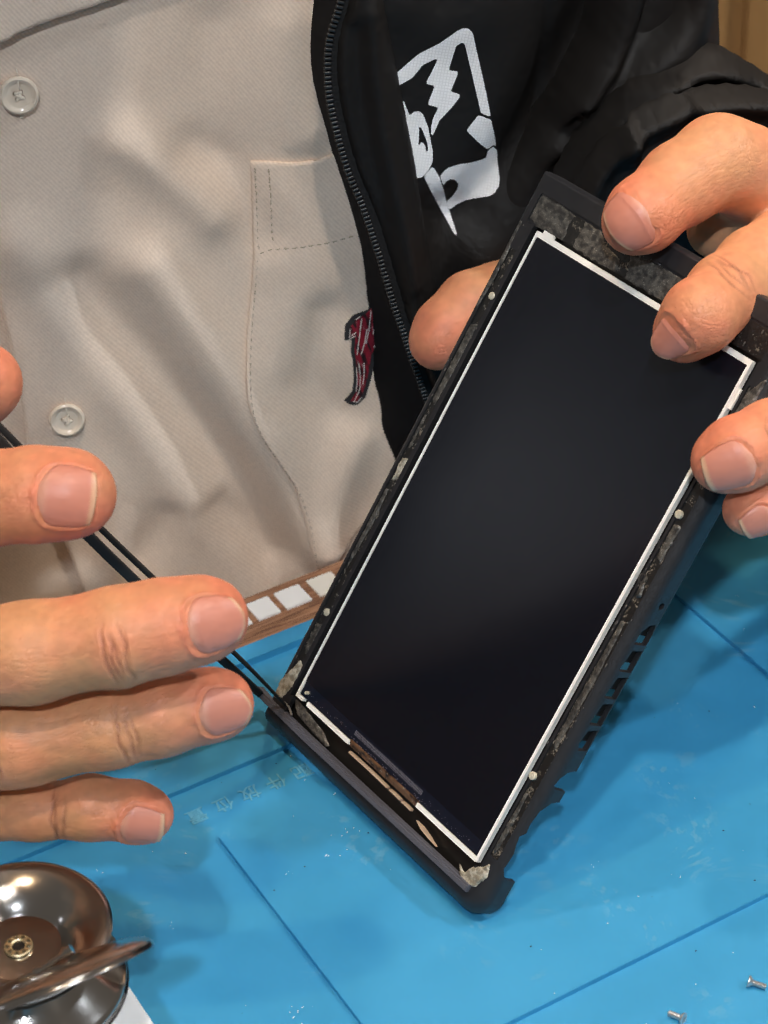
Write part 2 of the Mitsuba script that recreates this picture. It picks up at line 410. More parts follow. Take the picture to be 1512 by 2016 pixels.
# background cabinet far behind the person
cb = camdir(1, 0, 0); cc = P(1500, 60, 1750)
ax = np.array([M[0][0], M[0][1], 0]); ax /= np.linalg.norm(ax); ay = np.array([-ax[1], ax[0], 0])
def cab(u0, u1, v0, v1, z0, z1):
    m = tri(box(u0, u1, v0, v1, z0, z1)); v = m.vertices
    m.vertices = cc + v[:, :1] * ax + v[:, 1:2] * ay + v[:, 2:] * [0, 0, 1.0]
    return m
add('wooden_cabinet__carcass', cab(-900, 900, 6, 400, -900, 700), 'cabinet_wood')
for u0, u1 in ((-890, -452), (-448, -30), (-14, 10), (16, 448), (452, 890)):
    add('wooden_cabinet__door', cab(u0, u1, -14, 4, -880, 690), 'cabinet_wood')
label('wooden_cabinet', 'blurred brown wooden cabinet far behind the person at the top corner', 'cabinet')

# ---------------------------------------------------------------- screws and dust
def screw(key, head, tip, lab, hr=1.4):
    head, tip = np.array(head, float), np.array(tip, float); L = np.linalg.norm(tip - head); z = (tip - head) / L
    x = np.cross([0, 0, 1.0], z); x /= np.linalg.norm(x); y = np.cross(z, x)
    T4 = np.eye(4); T4[:3, 0], T4[:3, 1], T4[:3, 2], T4[:3, 3] = x, y, z, head
    h = tri(Manifold.revolve(CrossSection([[(0, 0), (hr, 0), (hr, .35), (.75, 1.1), (0, 1.1)]]), 28)
            - (box(-.9, .9, -.16, .16, -.1, .45) + box(-.16, .16, -.9, .9, -.1, .45)))
    h.apply_transform(T4)
    prof = [(0, 1.0)]; s = 1.0
    while s < L - .3:
        prof += [(.62, s), (.78, s + .17)]; s += .34
    prof += [(.6, L - .2), (0, L)]
    t = lathe(prof, 20); t.apply_transform(T4)
    add(key + '__head', h, 'screw_metal', smooth=30); add(key + '__threaded_shaft', t, 'screw_metal', smooth=40)
    label(key, lab, 'screw', 'tiny screws lying on the mat')
screw('screw', (239.6, 272.4, 1.45), (242.4, 269.1, .8), 'tiny silver countersunk screw on the mat, lying with its shaft pointing to the edge')
screw('screw_001', (220.3, 271.3, 1.3), (218.6, 275.2, .8), 'tiny silver screw cut off by the bottom edge, cross recess facing the viewer', 1.45)
white, dark = [], []
for k in range(90):
    x, y = rng.uniform(90, 330), rng.uniform(265, 436)
    s = rng.uniform(.07, .2) * (1.7 if rng.random() < .12 else 1)
    m = trimesh.creation.icosphere(subdivisions=0, radius=1); m.vertices *= [s * rng.uniform(.6, 2.2), s, s * .5]
    m.apply_transform(trimesh.transformations.rotation_matrix(rng.uniform(0, 6.3), [0, 0, 1])); m.apply_translation([x, y, .1])
    inside = any(a < x < b and c < y < d for a, b, c, d in PANELS)
    m.apply_translation([0, 0, 0 if inside else -1.5])
    (white if rng.random() < .74 else dark).append(m)
for px, py, s in ((672, 1640, .8), (655, 1672, .9), (690, 1632, .7), (575, 1720, .6), (572, 1994, .9), (585, 1992, .7), (1180, 1700, .5), (1335, 1728, .6), (330, 1822, .6), (200, 1713, .6)):
    for j in range(3):
        c = on_table(px + rng.normal(0, 9), py + rng.normal(0, 6)); m = trimesh.creation.icosphere(subdivisions=1, radius=1)
        m.vertices *= [s * rng.uniform(.3, 1.3) * .42, s * .16, .06]; m.apply_transform(trimesh.transformations.rotation_matrix(rng.uniform(-.2, 1.2), [0, 0, 1])); m.apply_translation(c + [0, 0, .05]); white.append(m)
for px, py in ((725, 1640), (600, 1706), (540, 1753), (1045, 1863), (1424, 1635), (1370, 1872), (1486, 1733)):
    c = on_table(px, py); m = trimesh.creation.icosphere(subdivisions=1, radius=.28); m.vertices *= [1, .7, .4]; m.apply_translation(c); dark.append(m)
k = add('dust', join(white), 'dust_white'); label('dust', 'pale dust and lint scattered over the blue mat', 'dust', kind='stuff')
k = add('dark_crumbs', join(dark), 'dust_dark'); label('dark_crumbs', 'tiny dark crumbs scattered over the blue mat', 'crumbs', kind='stuff')

# ---------------------------------------------------------------- sanitiser / alcohol dispenser at the lower left
ZT = 58.0
ctr = on_table(31, 1836, ZT - 1.5)
def at_ctr(m, dz=0):
    m = tri(m).copy(); m.apply_translation([ctr[0], ctr[1], ZT + dz]); return m
R0 = 20.3
dish = [(0, -6.2), (9.0, -6.0), (9.6, -5.4), (11, -3.8), (14, -1.8), (17, -.6), (18.8, -.1), (R0 - .6, -.35), (R0, -1.2), (R0 - .2, -2.2), (R0 - 1.2, -3.2), (17, -6.5), (12.5, -8.2), (0, -9)]
D = 'pump_dispenser'
add(D + '__dish_lid', at_ctr(lathe(dish[::-1], 120)), 'steel', smooth=40)
nozzle = Manifold.revolve(CrossSection([[(1.4, -5.9), (3.1, -5.9), (3.1, -5.5), (2.85, -5.2), (1.7, -5.2), (1.4, -5.5)]]), 60)
for k in range(9):
    a = k * 2 * math.pi / 9
    nozzle = nozzle - Manifold.extrude(CrossSection([[(-.42, -.34), (.42, -.56), (.42, .56), (-.42, .34)]]), 3).translate((0, 0, -7)).rotate((0, 0, math.degrees(a))).translate((2.28 * math.cos(a), 2.28 * math.sin(a), 0))
add(D + '__brass_nozzle', at_ctr(nozzle), 'brass', smooth=30)
add(D + '__nozzle_hole', at_ctr(Manifold.cylinder(.3, 3.0, 3.0, 40).translate((0, 0, -6.1))), 'recess_black')
body = [(12, -8), (14, -10), (17.0, -12.5), (19.5, -14.6), (20.6, -15.6), (21.4, -16.2), (21.6, -16.8), (21.2, -17.5), (12, -17.5)]
add(D + '__chrome_collar', at_ctr(lathe(body[::-1], 120)), 'bright_steel', smooth=40)
add(D + '__gasket', at_ctr(lathe([(21.9, -17.6), (21.9, -18.6), (10, -18.6), (10, -17.6)][::-1] + [], 96)), 'tool_black', smooth=30)
bx = CrossSection.square((30, 42)).translate((-15, -21)).offset(4.6, circular_segments=40)
bot = Manifold.extrude(bx, 36.0)
for k in range(1, 5):
    t = k / 4 * math.pi / 2
    bot = bot + Manifold.extrude(bx.offset(-2.0 * (1 - math.cos(t)), circular_segments=40), 36.0 + 2.0 * math.sin(t))
zb = ZT - 18.6
bot = bot.translate((ctr[0] - .4, ctr[1] - 4, zb - 38.0))
add(D + '__bottle', bot, 'bottle_plastic', smooth=30)
# flip cap: a shallow disc standing open at the front of the dish, hinged on a rod
zc = 463.0
hinge_a, hinge_b = P(-110, 2035, 452), P(300, 1846, 452)
nrm = camdir(-.352, -.905, .06); long_ = camdir(.93, -.367, 0); long_ -= nrm * (long_ @ nrm); long_ /= np.linalg.norm(long_)
oth = np.cross(nrm, long_)
cap = lathe([(0, 1.9), (9, 1.7), (15, 1.1), (18.2, .2), (19.4, -.8), (19.8, -.7), (19.6, .2), (18.6, 1.1), (15.5, 2.1), (9, 2.8), (0, 3.0)][::-1], 120)
T4 = np.eye(4); T4[:3, 0], T4[:3, 1], T4[:3, 2], T4[:3, 3] = long_, oth, nrm, P(118, 1925, 447)
cap.apply_transform(T4); cap.fix_normals()
add(D + '__flip_cap', cap, 'steel', smooth=40)
ra, rb = P(-60, 2005, 444), P(142, 1868, 444)
for q0, q1, r in ((0, 1, .55), (.30, .62, .95), (.93, 1.0, 1.0), (.64, .70, 1.05)):
    add(D + '__hinge_rod', tube([ra + (rb - ra) * q0, ra + (rb - ra) * (q0 * .5 + q1 * .5), ra + (rb - ra) * q1], r, 14), 'bright_steel', smooth=40)
label(D, 'steel press dispenser with a brass nozzle on a white bottle at the bottom left', 'dispenser')

# ---------------------------------------------------------------- handheld device (built flat in its own frame, then placed)
RD = np.array([[0.5924, 0.4501, -0.6682], [0.4698, -0.8668, -0.1674], [-0.6545, -0.2147, -0.7249]])
_u, _s, _v = np.linalg.svd(RD); RD = _u @ _v
OD = np.array([30.2067, 6.9527, 548.7634]) - RD @ np.array([38.5, 68.5, 0])
def place(m):
    m = tri(m).copy(); m.vertices = (np.asarray(m.vertices) @ RD.T + OD) @ M + EYE
    return m
def dev(px, py, z=0.0):
    d = np.array([(px - 756) / F, (py - 1008) / F, 1.0]); s = (z + OD @ RD[:, 2]) / (d @ RD[:, 2])
    return (RD.T @ (s * d - OD))
DV = 'handheld_device'
label(DV, 'black handheld device with its front cover off and a dark screen framed in white', 'handheld device')
x0, x1, y0, y1, zb = -8.0, 84.8, -12.0, 151.0, -7.0
def ring(d, z):
    """Outline of the shell; the front edge is rounded most on the right, least on top and left."""
    out = []; dl, dr_, db, dt = .55 * d, 1.25 * d, 1.0 * d, .3 * d
    for cx, cy, ox, oy, r, a0 in ((x0, y0, dl, db, 2.2, 180), (x1, y0, -dr_, db, 6.0, 270), (x1, y1, -dr_, -dt, 1.2, 0), (x0, y1, dl, -dt, .8, 90)):
        rr = max(r - .8 * d, .1); sx, sy = (1 if cx == x0 else -1), (1 if cy == y0 else -1)
        for k in range(13):
            t = math.radians(a0 + 90 * k / 12)
            out.append((cx + ox + sx * rr + rr * math.cos(t), cy + oy + sy * rr + rr * math.sin(t), z))
    return np.array(out)
FR = 3.4
rings = [ring(0, zb), ring(0, -FR)] + [ring(FR * (1 - math.cos(t)), -FR + FR * math.sin(t)) for t in np.linspace(0, math.pi / 2, 15)[1:]]
nr = len(rings[0]); vv = np.vstack(rings + [rings[0].mean(0, keepdims=True), rings[-1].mean(0, keepdims=True)]); ff = []
for i in range(len(rings) - 1):
    for j in range(nr):
        p, q = i * nr + j, i * nr + (j + 1) % nr
        ff += [[p, q, q + nr], [p, q + nr, p + nr]]
e = len(rings) * nr
for j in range(nr):
    ff += [[e, (j + 1) % nr, j], [e + 1, e - nr + j, e - nr + (j + 1) % nr]]
import manifold3d
shell = Manifold(manifold3d.Mesh(vv.astype(np.float32), np.array(ff, np.uint32)))
inner = CrossSection.square((x1 - x0 - 2.8 - 7, y1 - y0 - 2.8 - 7)).translate((x0 + 1.4 + 3.5, y0 + 1.4 + 3.5)).offset(3.5, circular_segments=40)
shell = shell - Manifold.extrude(inner, 6.0).translate((0, 0, zb - .6))           # hollow from behind
shell = shell - Manifold.extrude(CrossSection.square((80.2, 139.6)).translate((-1.6, -.8)).offset(.0), 30).translate((0, 0, -2.2))    # tray for the screen
shell = shell - Manifold.extrude(CrossSection.square((70, 128)).translate((3.5, 4)), 30).translate((0, 0, -20))
shell = shell - Manifold.extrude(CrossSection.square((77.5, 5.2)).translate((-.5, -5.7)), 30).translate((0, 0, -2.6))  # recess under the screen
shell = shell - Manifold.extrude(CrossSection.square((84, 8.0)).translate((-4.5, 137.6)).offset(-.8).offset(.8, circular_segments=24), 30).translate((0, 0, -.7))      # adhesive step above the screen
shell = shell - Manifold.extrude(CrossSection.square((2.6, 128)).translate((-5.6, 2)), 30).translate((0, 0, -.55))
shell = shell - Manifold.extrude(CrossSection.square((2.6, 128)).translate((79.4, 4)), 30).translate((0, 0, -.5))
# vents, hole and notches in the long side wall
def wall_cut(pts):
    m = Manifold.extrude(CrossSection([[(p[0], p[1]) for p in pts]], FillRule.EvenOdd), 8)         # (y, z) profile
    return m.transform([[0, 0, 1, 80.2], [1, 0, 0, 0], [0, 1, 0, 0]])
cuts = [[(72.3, -6.3), (71.9, -4.4), (70.0, -2.7), (66.4, -2.4), (66.7, -6.7), (70, -6.8)]]
for ya, yb in ((65.2, 59.1), (57.9, 51.7), (50.6, 44.3)):
    cuts.append([(ya, -6.7), (ya - .5, -3.1), (yb + .8, -2.4), (yb, -2.5), (yb + .1, -6.7)])
cuts.append([(43.2, -6.6), (42.6, -3.1), (39, -2.5), (37.2, -3.4), (37.4, -6.4), (39, -6.6)])
cuts.append([(77.1 + .9 * math.cos(a), -4.6 + .9 * math.sin(a)) for a in np.linspace(0, 2 * np.pi, 20, endpoint=False)])
cuts.append([(31.8, -8), (31.8, -6.9), (31.2, -4.2), (29.4, -2.7), (27.1, -2.2), (26.2, -3.2), (26.0, -8)])
cuts.append([(22.9, -8), (22.9, -6.2), (22.4, -4.2), (20.0, -2.2), (16.1, -1.7), (13.5, -1.9), (12.1, -1.1), (9.6, -1.3), (7.6, -1.7), (5.0, -1.6), (3.0, -1.4), (1.3, -2.2), (.2, -4.2), (.2, -8)])
for c in cuts:
    shell = shell - wall_cut(c)
shell_mesh = tri(shell)
add(DV + '__shell', place(shell_mesh), 'black_plastic', smooth=32)
# mid plate that closes the inside behind the screen
add(DV + '__mid_plate', place(box(-6.2, 79.5, -9.5, 149, -4.6, -3.2)), 'recess_black')
# dark ribs inside the vents
for ya, yb in ((72.0, 66.6), (65.0, 59.2), (57.7, 51.8), (50.4, 44.4), (43.0, 37.4)):
    add(DV + '__inner_rib', place(box(80.6, 83.3, yb + 1.9, ya + .6, -6.9, -1.7)), 'recess_black')
# bottom rim strip: thin grey lip that stands along the lower edge
rim_poly = LineString([(-12.4, -5.9), (-9, -6.2), (10, -6.5), (79.2, -6.1)]).buffer(.95, cap_style='flat')
rim = prism(rim_poly, -1.0, 1.1)
rim = rim + prism(LineString([(-12.2, -6.0), (-9, -6.3), (10, -6.6), (79.0, -6.2)]).buffer(.55, cap_style='flat'), -1, 1.5)
add(DV + '__bottom_rim', place(rim), 'rim_plastic', smooth=50)
label(DV + '__bottom_rim', 'thin grey rim strip along the lower edge, its end lifted by the tweezers')
# screen
W, L = 77.0, 137.0
wt = .88
add(DV + '__screen', place(rounded(.9, W - .9, 5.0, L - 1.0, .3, -2.0, -.25, .12)), 'screen_glass', smooth=30)
label(DV + '__screen', 'black switched-off screen panel')
add(DV + '__screen_ledge', place(rounded(.9, W - .9, 1.15, 4.9, .2, -2.0, -.55, .08)), 'screen_ledge', smooth=30)
frame_l = Polygon([(0, 0), (0, L), (W, L), (W, 0), (W - 3.5, 0), (W - 3.5, .1), (W - wt, .1), (W - wt, L - 1.4), (wt - .1, L - 1.4), (wt - .1, .9), (3.0, .9), (3.0, 0)])
add(DV + '__white_frame', place(prism(frame_l.buffer(-.12).buffer(.12), -1.6, -.15)), 'white_light_frame')
for a, b in ((5.0, 23.8), (52.6, 76.5)):
    add(DV + '__white_frame', place(prism(LineString([(a, .5), (b, .45)]).buffer(.6, cap_style='flat'), -1.6, -.05)), 'white_light_frame')
for cx, cy, sx, sy in ((3.8, L + .45, 1.8, .5), (W + .5, 127.5, .5, 2.6), (W - 12, L + .4, 1.4, .4)):
    add(DV + '__frame_tab', place(box(cx - sx, cx + sx, cy - sy, cy + sy, -1.4, -.3)), 'white_light_frame')
# driver chips and contacts along the ledge
cont = []
r2 = np.random.default_rng(3)
for k in range(64):
    xx = 24 + 28 * k / 63
    cont.append(tri(box(xx - .09, xx + .09, 2.9, 4.2, -.56, -.46)))
for k in range(90):
    xx = r2.uniform(3.5, 74)
    if 23 < xx < 53: yy, s = r2.uniform(1.4, 2.2), .12
    else: yy, s = r2.uniform(1.8, 3.4), .09
    cont.append(tri(box(xx - s, xx + s, yy - s * .6, yy + s * .6, -.56, -.49)))
k = add(DV + '__ledge_contacts', place(join(cont)), 'contact_metal'); label(k, 'fine rows of metal contacts on the screen ledge', kind='stuff')
rb = trimesh.creation.box((29, 2.1, .25)); rb = rb.subdivide().subdivide().subdivide()
rb.vertices += [38.2, .45, -.5]; rb.vertices[:, 2] += -.5 * np.clip((1.0 - rb.vertices[:, 1]), 0, 3) ** 1.3 + .12 * (meshkit.noise(rb.vertices * .35) - .5)
add(DV + '__ribbon_cable', place(rb), 'copper_film', smooth=40)
label(DV + '__ribbon_cable', 'copper brown ribbon cable folded under the screen')
for a, b, yy in ((24.5, 41, -1.9), (42, 46.5, -2.0), (47.2, 51.0, -2.1)):
    add(DV + '__tape_edge', place(prism(LineString(smooth_line([(a, yy), ((a + b) / 2, yy + .12), (b, yy - .05)], 2)).buffer(.28, cap_style='flat'), -2.2, -1.1)), 'tan_tape')
sp = resample([(54.6, -3.4), (58, -3.1), (63, -4.0)], .5); sp[:, 1] += .0
add(DV + '__metal_clip', place(prism(Polygon([(54.2, -3.0), (57, -3.0), (60, -3.6), (63.5, -4.6), (60, -4.4), (56.5, -3.9)]), -1.7, -.9)), 'tan_tape')
add(DV + '__metal_clip', place(tube(np.c_[smooth_line([(-3.2, -4.0), (-1.5, -3.4), (.3, -3.9), (2.0, -4.9)], 2), np.full(len(smooth_line([(0, 0)] * 4, 2)), -.2)], .3, 8)), 'screw_metal', smooth=40)
# locating posts
for px, py, r, ring_only in ((967, 582, 1.0, 0), (642, 1205, 1.0, 0), (1335, 1012, 1.05, 0), (1047, 1527, 1.05, 0), (1263, 1138, 1.2, 1), (602, 1364, .5, 0)):
    q = dev(px, py, .3)
    prof = [(0, .55), (r * .35, .55), (r * .45, .38), (r * .7, .42), (r, .2), (r, -.8)] if not ring_only else [(0, -.35), (r * .62, -.35), (r * .7, .12), (r, .1), (r, -.8)]
    m = lathe(prof[::-1], 28); m.apply_translation([q[0], q[1], 0]); m.fix_normals()
    add(DV + '__locating_post', place(m), 'post_plastic' if not ring_only else 'glue_residue', smooth=40)
# dried adhesive patches left on the frame
def patch(pts, seed, z, th=.3, bs='glue_residue', rough=.5):
    ln = resample(np.vstack([pts, pts[:1]]), .35)[:-1]
    nn = (meshkit.fbm(np.c_[ln * 1.3, np.full(len(ln), seed * 7.3)], 3) - .5) * 2 * rough
    c = ln.mean(0); d = ln - c; ln = ln + d / np.linalg.norm(d, axis=1, keepdims=True) * nn[:, None]
    pg = Polygon(ln).buffer(0)
    pg = max(getattr(pg, 'geoms', [pg]), key=lambda g: g.area)
    xa, ya, xb, yb = pg.bounds
    g = np.stack(np.meshgrid(np.arange(xa, xb, .3), np.arange(ya, yb, .3)), -1).reshape(-1, 2)
    g = g[shapely.contains_xy(pg.buffer(-.2), g[:, 0], g[:, 1])] if len(g) else g
    bd = resample(np.array(pg.exterior.coords), .3)[:-1]
    allp = np.vstack([bd, g]); t = Delaunay(allp).simplices
    cen = allp[t].mean(1); t = t[shapely.contains_xy(pg, cen[:, 0], cen[:, 1])]
    e1, e2 = allp[t[:, 1]] - allp[t[:, 0]], allp[t[:, 2]] - allp[t[:, 0]]
    t = np.where((e1[:, 0] * e2[:, 1] - e1[:, 1] * e2[:, 0] > 0)[:, None], t, t[:, ::-1])
    hgt = th * (.35 + 1.3 * meshkit.fbm(np.c_[allp * 1.6, np.full(len(allp), seed)], 3)); hgt[:len(bd)] = -.05
    return trimesh.Trimesh(np.c_[allp, z + hgt], t, process=False)
PATCH = [
    ([(-6.9, 136), (-2.3, 136), (-2.3, 2), (-6.9, 2)], -.56, .05, 'stained_black_plastic', .3),
    ([(78.9, 134), (82.6, 134), (82.6, 3), (78.9, 3)], -.5, .05, 'stained_black_plastic', .3),
    ([(-4, 145.2), (79, 145.2), (79, 138), (-4, 138)], -.72, .03, 'stained_black_plastic', .2),
    ([(-5.3, 146.0), (-5.0, 138.5), (-1.5, 137.8), (8.6, 138.0), (8.2, 145.2), (2, 145.9)], -.7, .16, 'glue_residue', .7),
    ([(12.2, 145.0), (12.4, 137.9), (24, 137.9), (29, 138.1), (28, 141.5), (22, 142.5), (18, 144.9)], -.7, .14, 'glue_residue', .9),
    ([(30, 143.8), (32, 138.0), (48, 138.0), (48, 145), (40, 145)], -.7, .14, 'glue_residue', .9),
    ([(50, 144.0), (52, 138.0), (66, 138.0), (66, 145), (58, 145)], -.7, .12, 'glue_residue', .9),
    ([(-6.6, 137), (-5.6, 137), (-5.2, 122), (-5.8, 112), (-6.8, 113)], -.05, .2, 'glue_residue', .6),
    ([(-5.8, 108), (-3.4, 109), (-3.2, 97), (-3.8, 85), (-5.6, 86)], -.5, .2, 'glue_residue', .45),
    ([(-5.4, 69), (-3.2, 70), (-3.4, 64), (-5.3, 62)], -.5, .4, 'pale_residue', .4),
    ([(-5.7, 60), (-4.6, 60), (-3.9, 50), (-4.9, 36), (-5.7, 40)], -.45, .25, 'glue_residue', .4),
    ([(-5.6, 82), (-4.6, 82), (-4.5, 72), (-5.4, 72)], -.5, .2, 'glue_residue', .3),
    ([(-5.4, 19), (-3.3, 20), (-3.0, 13), (-3.6, 10), (-5.2, 12)], -.5, .2, 'glue_residue', .4),
    ([(-7.0, .5), (-4.0, 8.5), (-2.4, 8.0), (-2.2, 1.5), (-3.8, -3.6), (-6.6, -4.8)], .0, .35, 'pale_residue', .5),
    ([(-1.5, -1.2), (3, -1.4), (13.5, -2.8), (17.5, -4.6), (16.5, -5.6), (8, -4.9), (2, -4.2)], -1.6, .3, 'glue_residue', .4),
    ([(72.8, -3.0), (75.4, -4.0), (76.5, -1.6), (79.5, .5), (80.8, 2.6), (81.9, -1.0), (80.4, -4.8), (78, -6.0), (74, -5.2)], .0, .4, 'pale_residue', .5),
    ([(79.5, 96), (81.8, 96), (81.6, 86), (79.6, 87)], -.45, .3, 'glue_residue', .4),
    ([(79.4, 80), (80.6, 80.6), (81.6, 77), (80.2, 76)], -.1, .25, 'glue_residue', .3),
    ([(79.5, 70), (81.0, 70), (81.6, 52), (81.2, 34), (79.6, 36)], -.45, .2, 'glue_residue', .5),
    ([(79.3, 22), (80.4, 22), (80.9, 12), (80.4, 4), (79.2, 6)], -.3, .2, 'glue_residue', .45),
    ([(79.6, 130), (83, 136), (83.2, 122), (80.6, 112), (79.6, 116)], -.1, .3, 'glue_residue', .6),
]
for i, (pts, z, th, bs, ro) in enumerate(PATCH):
    add(DV + '__adhesive_residue', place(patch(np.array(pts, float), i, z, th, bs, ro)), bs, smooth=True)
    labels_key = DV + '__adhesive_residue' + (f'_{i:03d}' if i else '')
# thin film of glue specks between the patches
specks = []
for k in range(240):
    side = r2.random()
    if side < .42: x, y = r2.uniform(-6.6, -2.2), r2.uniform(0, 137)
    elif side < .8: x, y = r2.uniform(78.3, 82.6), r2.uniform(0, 137)
    else: x, y = r2.uniform(-4, 80), r2.uniform(138, 145.4)
    z = -.5 if (-5.6 < x < -3.0 or 79.4 < x < 82) and y < 130 else (-.68 if y > 137.6 else -.02)
    s = r2.uniform(.08, .3)
    m = trimesh.creation.icosphere(subdivisions=0, radius=s); m.vertices *= [1, r2.uniform(.6, 2.6), .5]; m.apply_translation([x, y, z]); specks.append(m)
k = add(DV + '__glue_specks', place(join(specks)), 'glue_residue'); label(k, 'specks of dried glue over the bare frame', kind='stuff')

# ---------------------------------------------------------------- tweezers
tw_pts = [P(-520, 330, 455), P(-200, 655, 468), P(0, 872, 480), P(215, 1100, 508), P(430, 1292, 560), P(512, 1366, 596)]
tn_pts = [P(-520, 330, 455), P(-190, 645, 470), P(20, 862, 484), P(250, 1093, 520), P(455, 1277, 562), P(566, 1392, 592)]
def bar(pts, w, th, up):
    pts = resample(smooth_line(pts, 3), 2.0); n = len(pts)
    w = np.interp(np.linspace(0, 1, n), np.linspace(0, 1, len(w)), w); th = np.interp(np.linspace(0, 1, n), np.linspace(0, 1, len(th)), th)
    t = np.gradient(pts, axis=0); t /= np.linalg.norm(t, axis=1, keepdims=True)
    a = np.cross(t, up); a /= np.linalg.norm(a, axis=1, keepdims=True); b = np.cross(a, t)
    prof = [(math.copysign(abs(math.cos(q)) ** .45, math.cos(q)), math.copysign(abs(math.sin(q)) ** .45, math.sin(q))) for q in np.linspace(0, 2 * np.pi, 20, endpoint=False)]
    ring = np.stack([pts + .5 * w[:, None] * p * a + .5 * th[:, None] * q * b for p, q in prof], 1)
    m = len(prof); v = np.vstack([ring.reshape(-1, 3), pts[:1], pts[-1:]]); f = []
    for i in range(n - 1):
        for j in range(m):
            p, q = i * m + j, i * m + (j + 1) % m
            f += [[p, q, q + m], [p, q + m, p + m]]
    e = n * m
    for j in range(m):
        f += [[e, (j + 1) % m, j], [e + 1, (n - 1) * m + j, (n - 1) * m + (j + 1) % m]]
    o = trimesh.Trimesh(v, np.array(f), process=False); o.fix_normals(); return o
toward = camdir(0, 0, -1)
add('tweezers__wide_arm', bar(tw_pts, [4.2, 3.2, 2.6, 2.4, 2.2, 2.0], [2.2, 2.2, 2.1, 2.0, 1.8, 1.4], toward), 'tool_black', smooth=40)
add('tweezers__thin_arm', bar(tn_pts, [1.6, 1.5, 1.4, 1.3, 1.2, .7], [4.5, 4, 3.4, 3, 2.2, 1.0], toward), 'tool_black', smooth=40)
label('tweezers', 'black tweezers held behind the fingers, tips gripping the lower corner of the device', 'tweezers')

# ================================================================ person
label('person', 'person in beige shirt and black jacket gripping the device and holding tweezers', 'person')
TA = P(37, 180, 572)
UP = np.array([0, 0, 1.0])


def to_ab(px, py, c=0.0):
    """Point of the torso plane (raised by c towards the viewer) that shows at a pixel."""
    r = ray(px, py); s = TORSO_N @ (TA + TORSO_N * c - EYE) / (TORSO_N @ r); X = EYE + s * r
    return np.array([(X - TA) @ TORSO_A, X[2]])


def from_ab(a, b, c):
    return TA * [1, 1, 0] + np.outer(a, TORSO_A) + np.outer(b, UP) + np.outer(c, TORSO_N)


def ab3(a, b, c): return from_ab(np.array([a]), np.array([b]), np.array([c]))[0]


def line_ab(pts, c=0.0, n=2, closed=False):
    return np.array([to_ab(x, y, c) for x, y in smooth_line(pts, n, closed)])


def dist_line(q, line):
    """Distance of points q to a polyline, and the side (sign)."""
    best = np.full(len(q), 1e9); side = np.zeros(len(q))
    for a, b in zip(line[:-1], line[1:]):
        ab = b - a; t = np.clip((q - a) @ ab / max(ab @ ab, 1e-12), 0, 1)
        d = q - a - t[:, None] * ab; L = np.linalg.norm(d, axis=1); k = L < best
        best[k] = L[k]; side[k] = np.sign(ab[0] * d[k, 1] - ab[1] * d[k, 0])
    return best, side


def ridge(q, line, amp, width):
    d, _ = dist_line(q, line)
    return amp * np.exp(-(d / width) ** 2)


def crease(q, line, amp, w0, w1):
    """A fold that falls off quickly on one side (w0, left of the line's direction) and slowly on the other."""
    d, s = dist_line(q, line)
    return amp * np.where(s > 0, np.exp(-(d / w0) ** 2), np.exp(-(d / w1) ** 2))


def sheet(poly, cfun, step, thick=.8, rnd=0.0, drop=None):
    """A cloth layer over the ab-polygon, cfun(q) high, with thickness; its rim rounds down over rnd mm by drop mm."""
    pg = Polygon(poly).buffer(0); pg = max(getattr(pg, 'geoms', [pg]), key=lambda g: g.area)
    bd = resample(np.vstack([np.array(pg.exterior.coords)]), step * .7)[:-1]
    xa, ya, xb, yb = pg.bounds
    g = np.stack(np.meshgrid(np.arange(xa, xb, step), np.arange(ya, yb, step * .9)), -1)
    g[1::2, :, 0] += step / 2; g = g.reshape(-1, 2)
    g = g[shapely.contains_xy(pg.buffer(-step * .5), g[:, 0], g[:, 1])]
    extra = []
    if rnd:
        for k in (.08, .25, .5, .75):
            r = pg.buffer(-rnd * k)
            for gg in getattr(r, 'geoms', [r]):
                if gg.area > 0: extra.append(resample(np.array(gg.exterior.coords), step)[:-1])
    q = np.vstack([bd, g] + extra)
    t = Delaunay(q).simplices
    cen = q[t].mean(1); t = t[shapely.contains_xy(pg, cen[:, 0], cen[:, 1])]
    e1, e2 = q[t[:, 1]] - q[t[:, 0]], q[t[:, 2]] - q[t[:, 0]]
    cr = e1[:, 0] * e2[:, 1] - e1[:, 1] * e2[:, 0]
    t = t[np.abs(cr) > 1e-7]; cr = cr[np.abs(cr) > 1e-7]
    t = np.where((cr > 0)[:, None], t, t[:, ::-1])
    c = cfun(q)
    if rnd:
        d = cKDTree(resample(np.vstack([bd, bd[:1]]), step * .25)).query(q)[0]
        e = np.clip(1 - d / rnd, 0, 1)
        c = c - (drop if drop is not None else rnd) * (1 - np.sqrt(np.maximum(1 - e ** 2, 0)))
    top = from_ab(q[:, 0], q[:, 1], c); bot = from_ab(q[:, 0], q[:, 1], c - thick)
    n = len(q)
    ed = np.vstack([t[:, [0, 1]], t[:, [1, 2]], t[:, [2, 0]]]); key = np.sort(ed, 1)
    _, inv, cnt = np.unique(key, axis=0, return_inverse=True, return_counts=True)
    be = ed[cnt[inv.ravel()] == 1]
    walls = np.vstack([np.c_[be[:, 0], be[:, 0] + n, be[:, 1]], np.c_[be[:, 1], be[:, 0] + n, be[:, 1] + n]])
    m = trimesh.Trimesh(np.vstack([top, bot]), np.vstack([t, t[:, ::-1] + n, walls]), process=False)
    return m


# ---- shirt
def fbm2(q, s, seed):
    return meshkit.fbm(np.c_[q / s, np.full(len(q), seed * 3.7)], 3) - .5

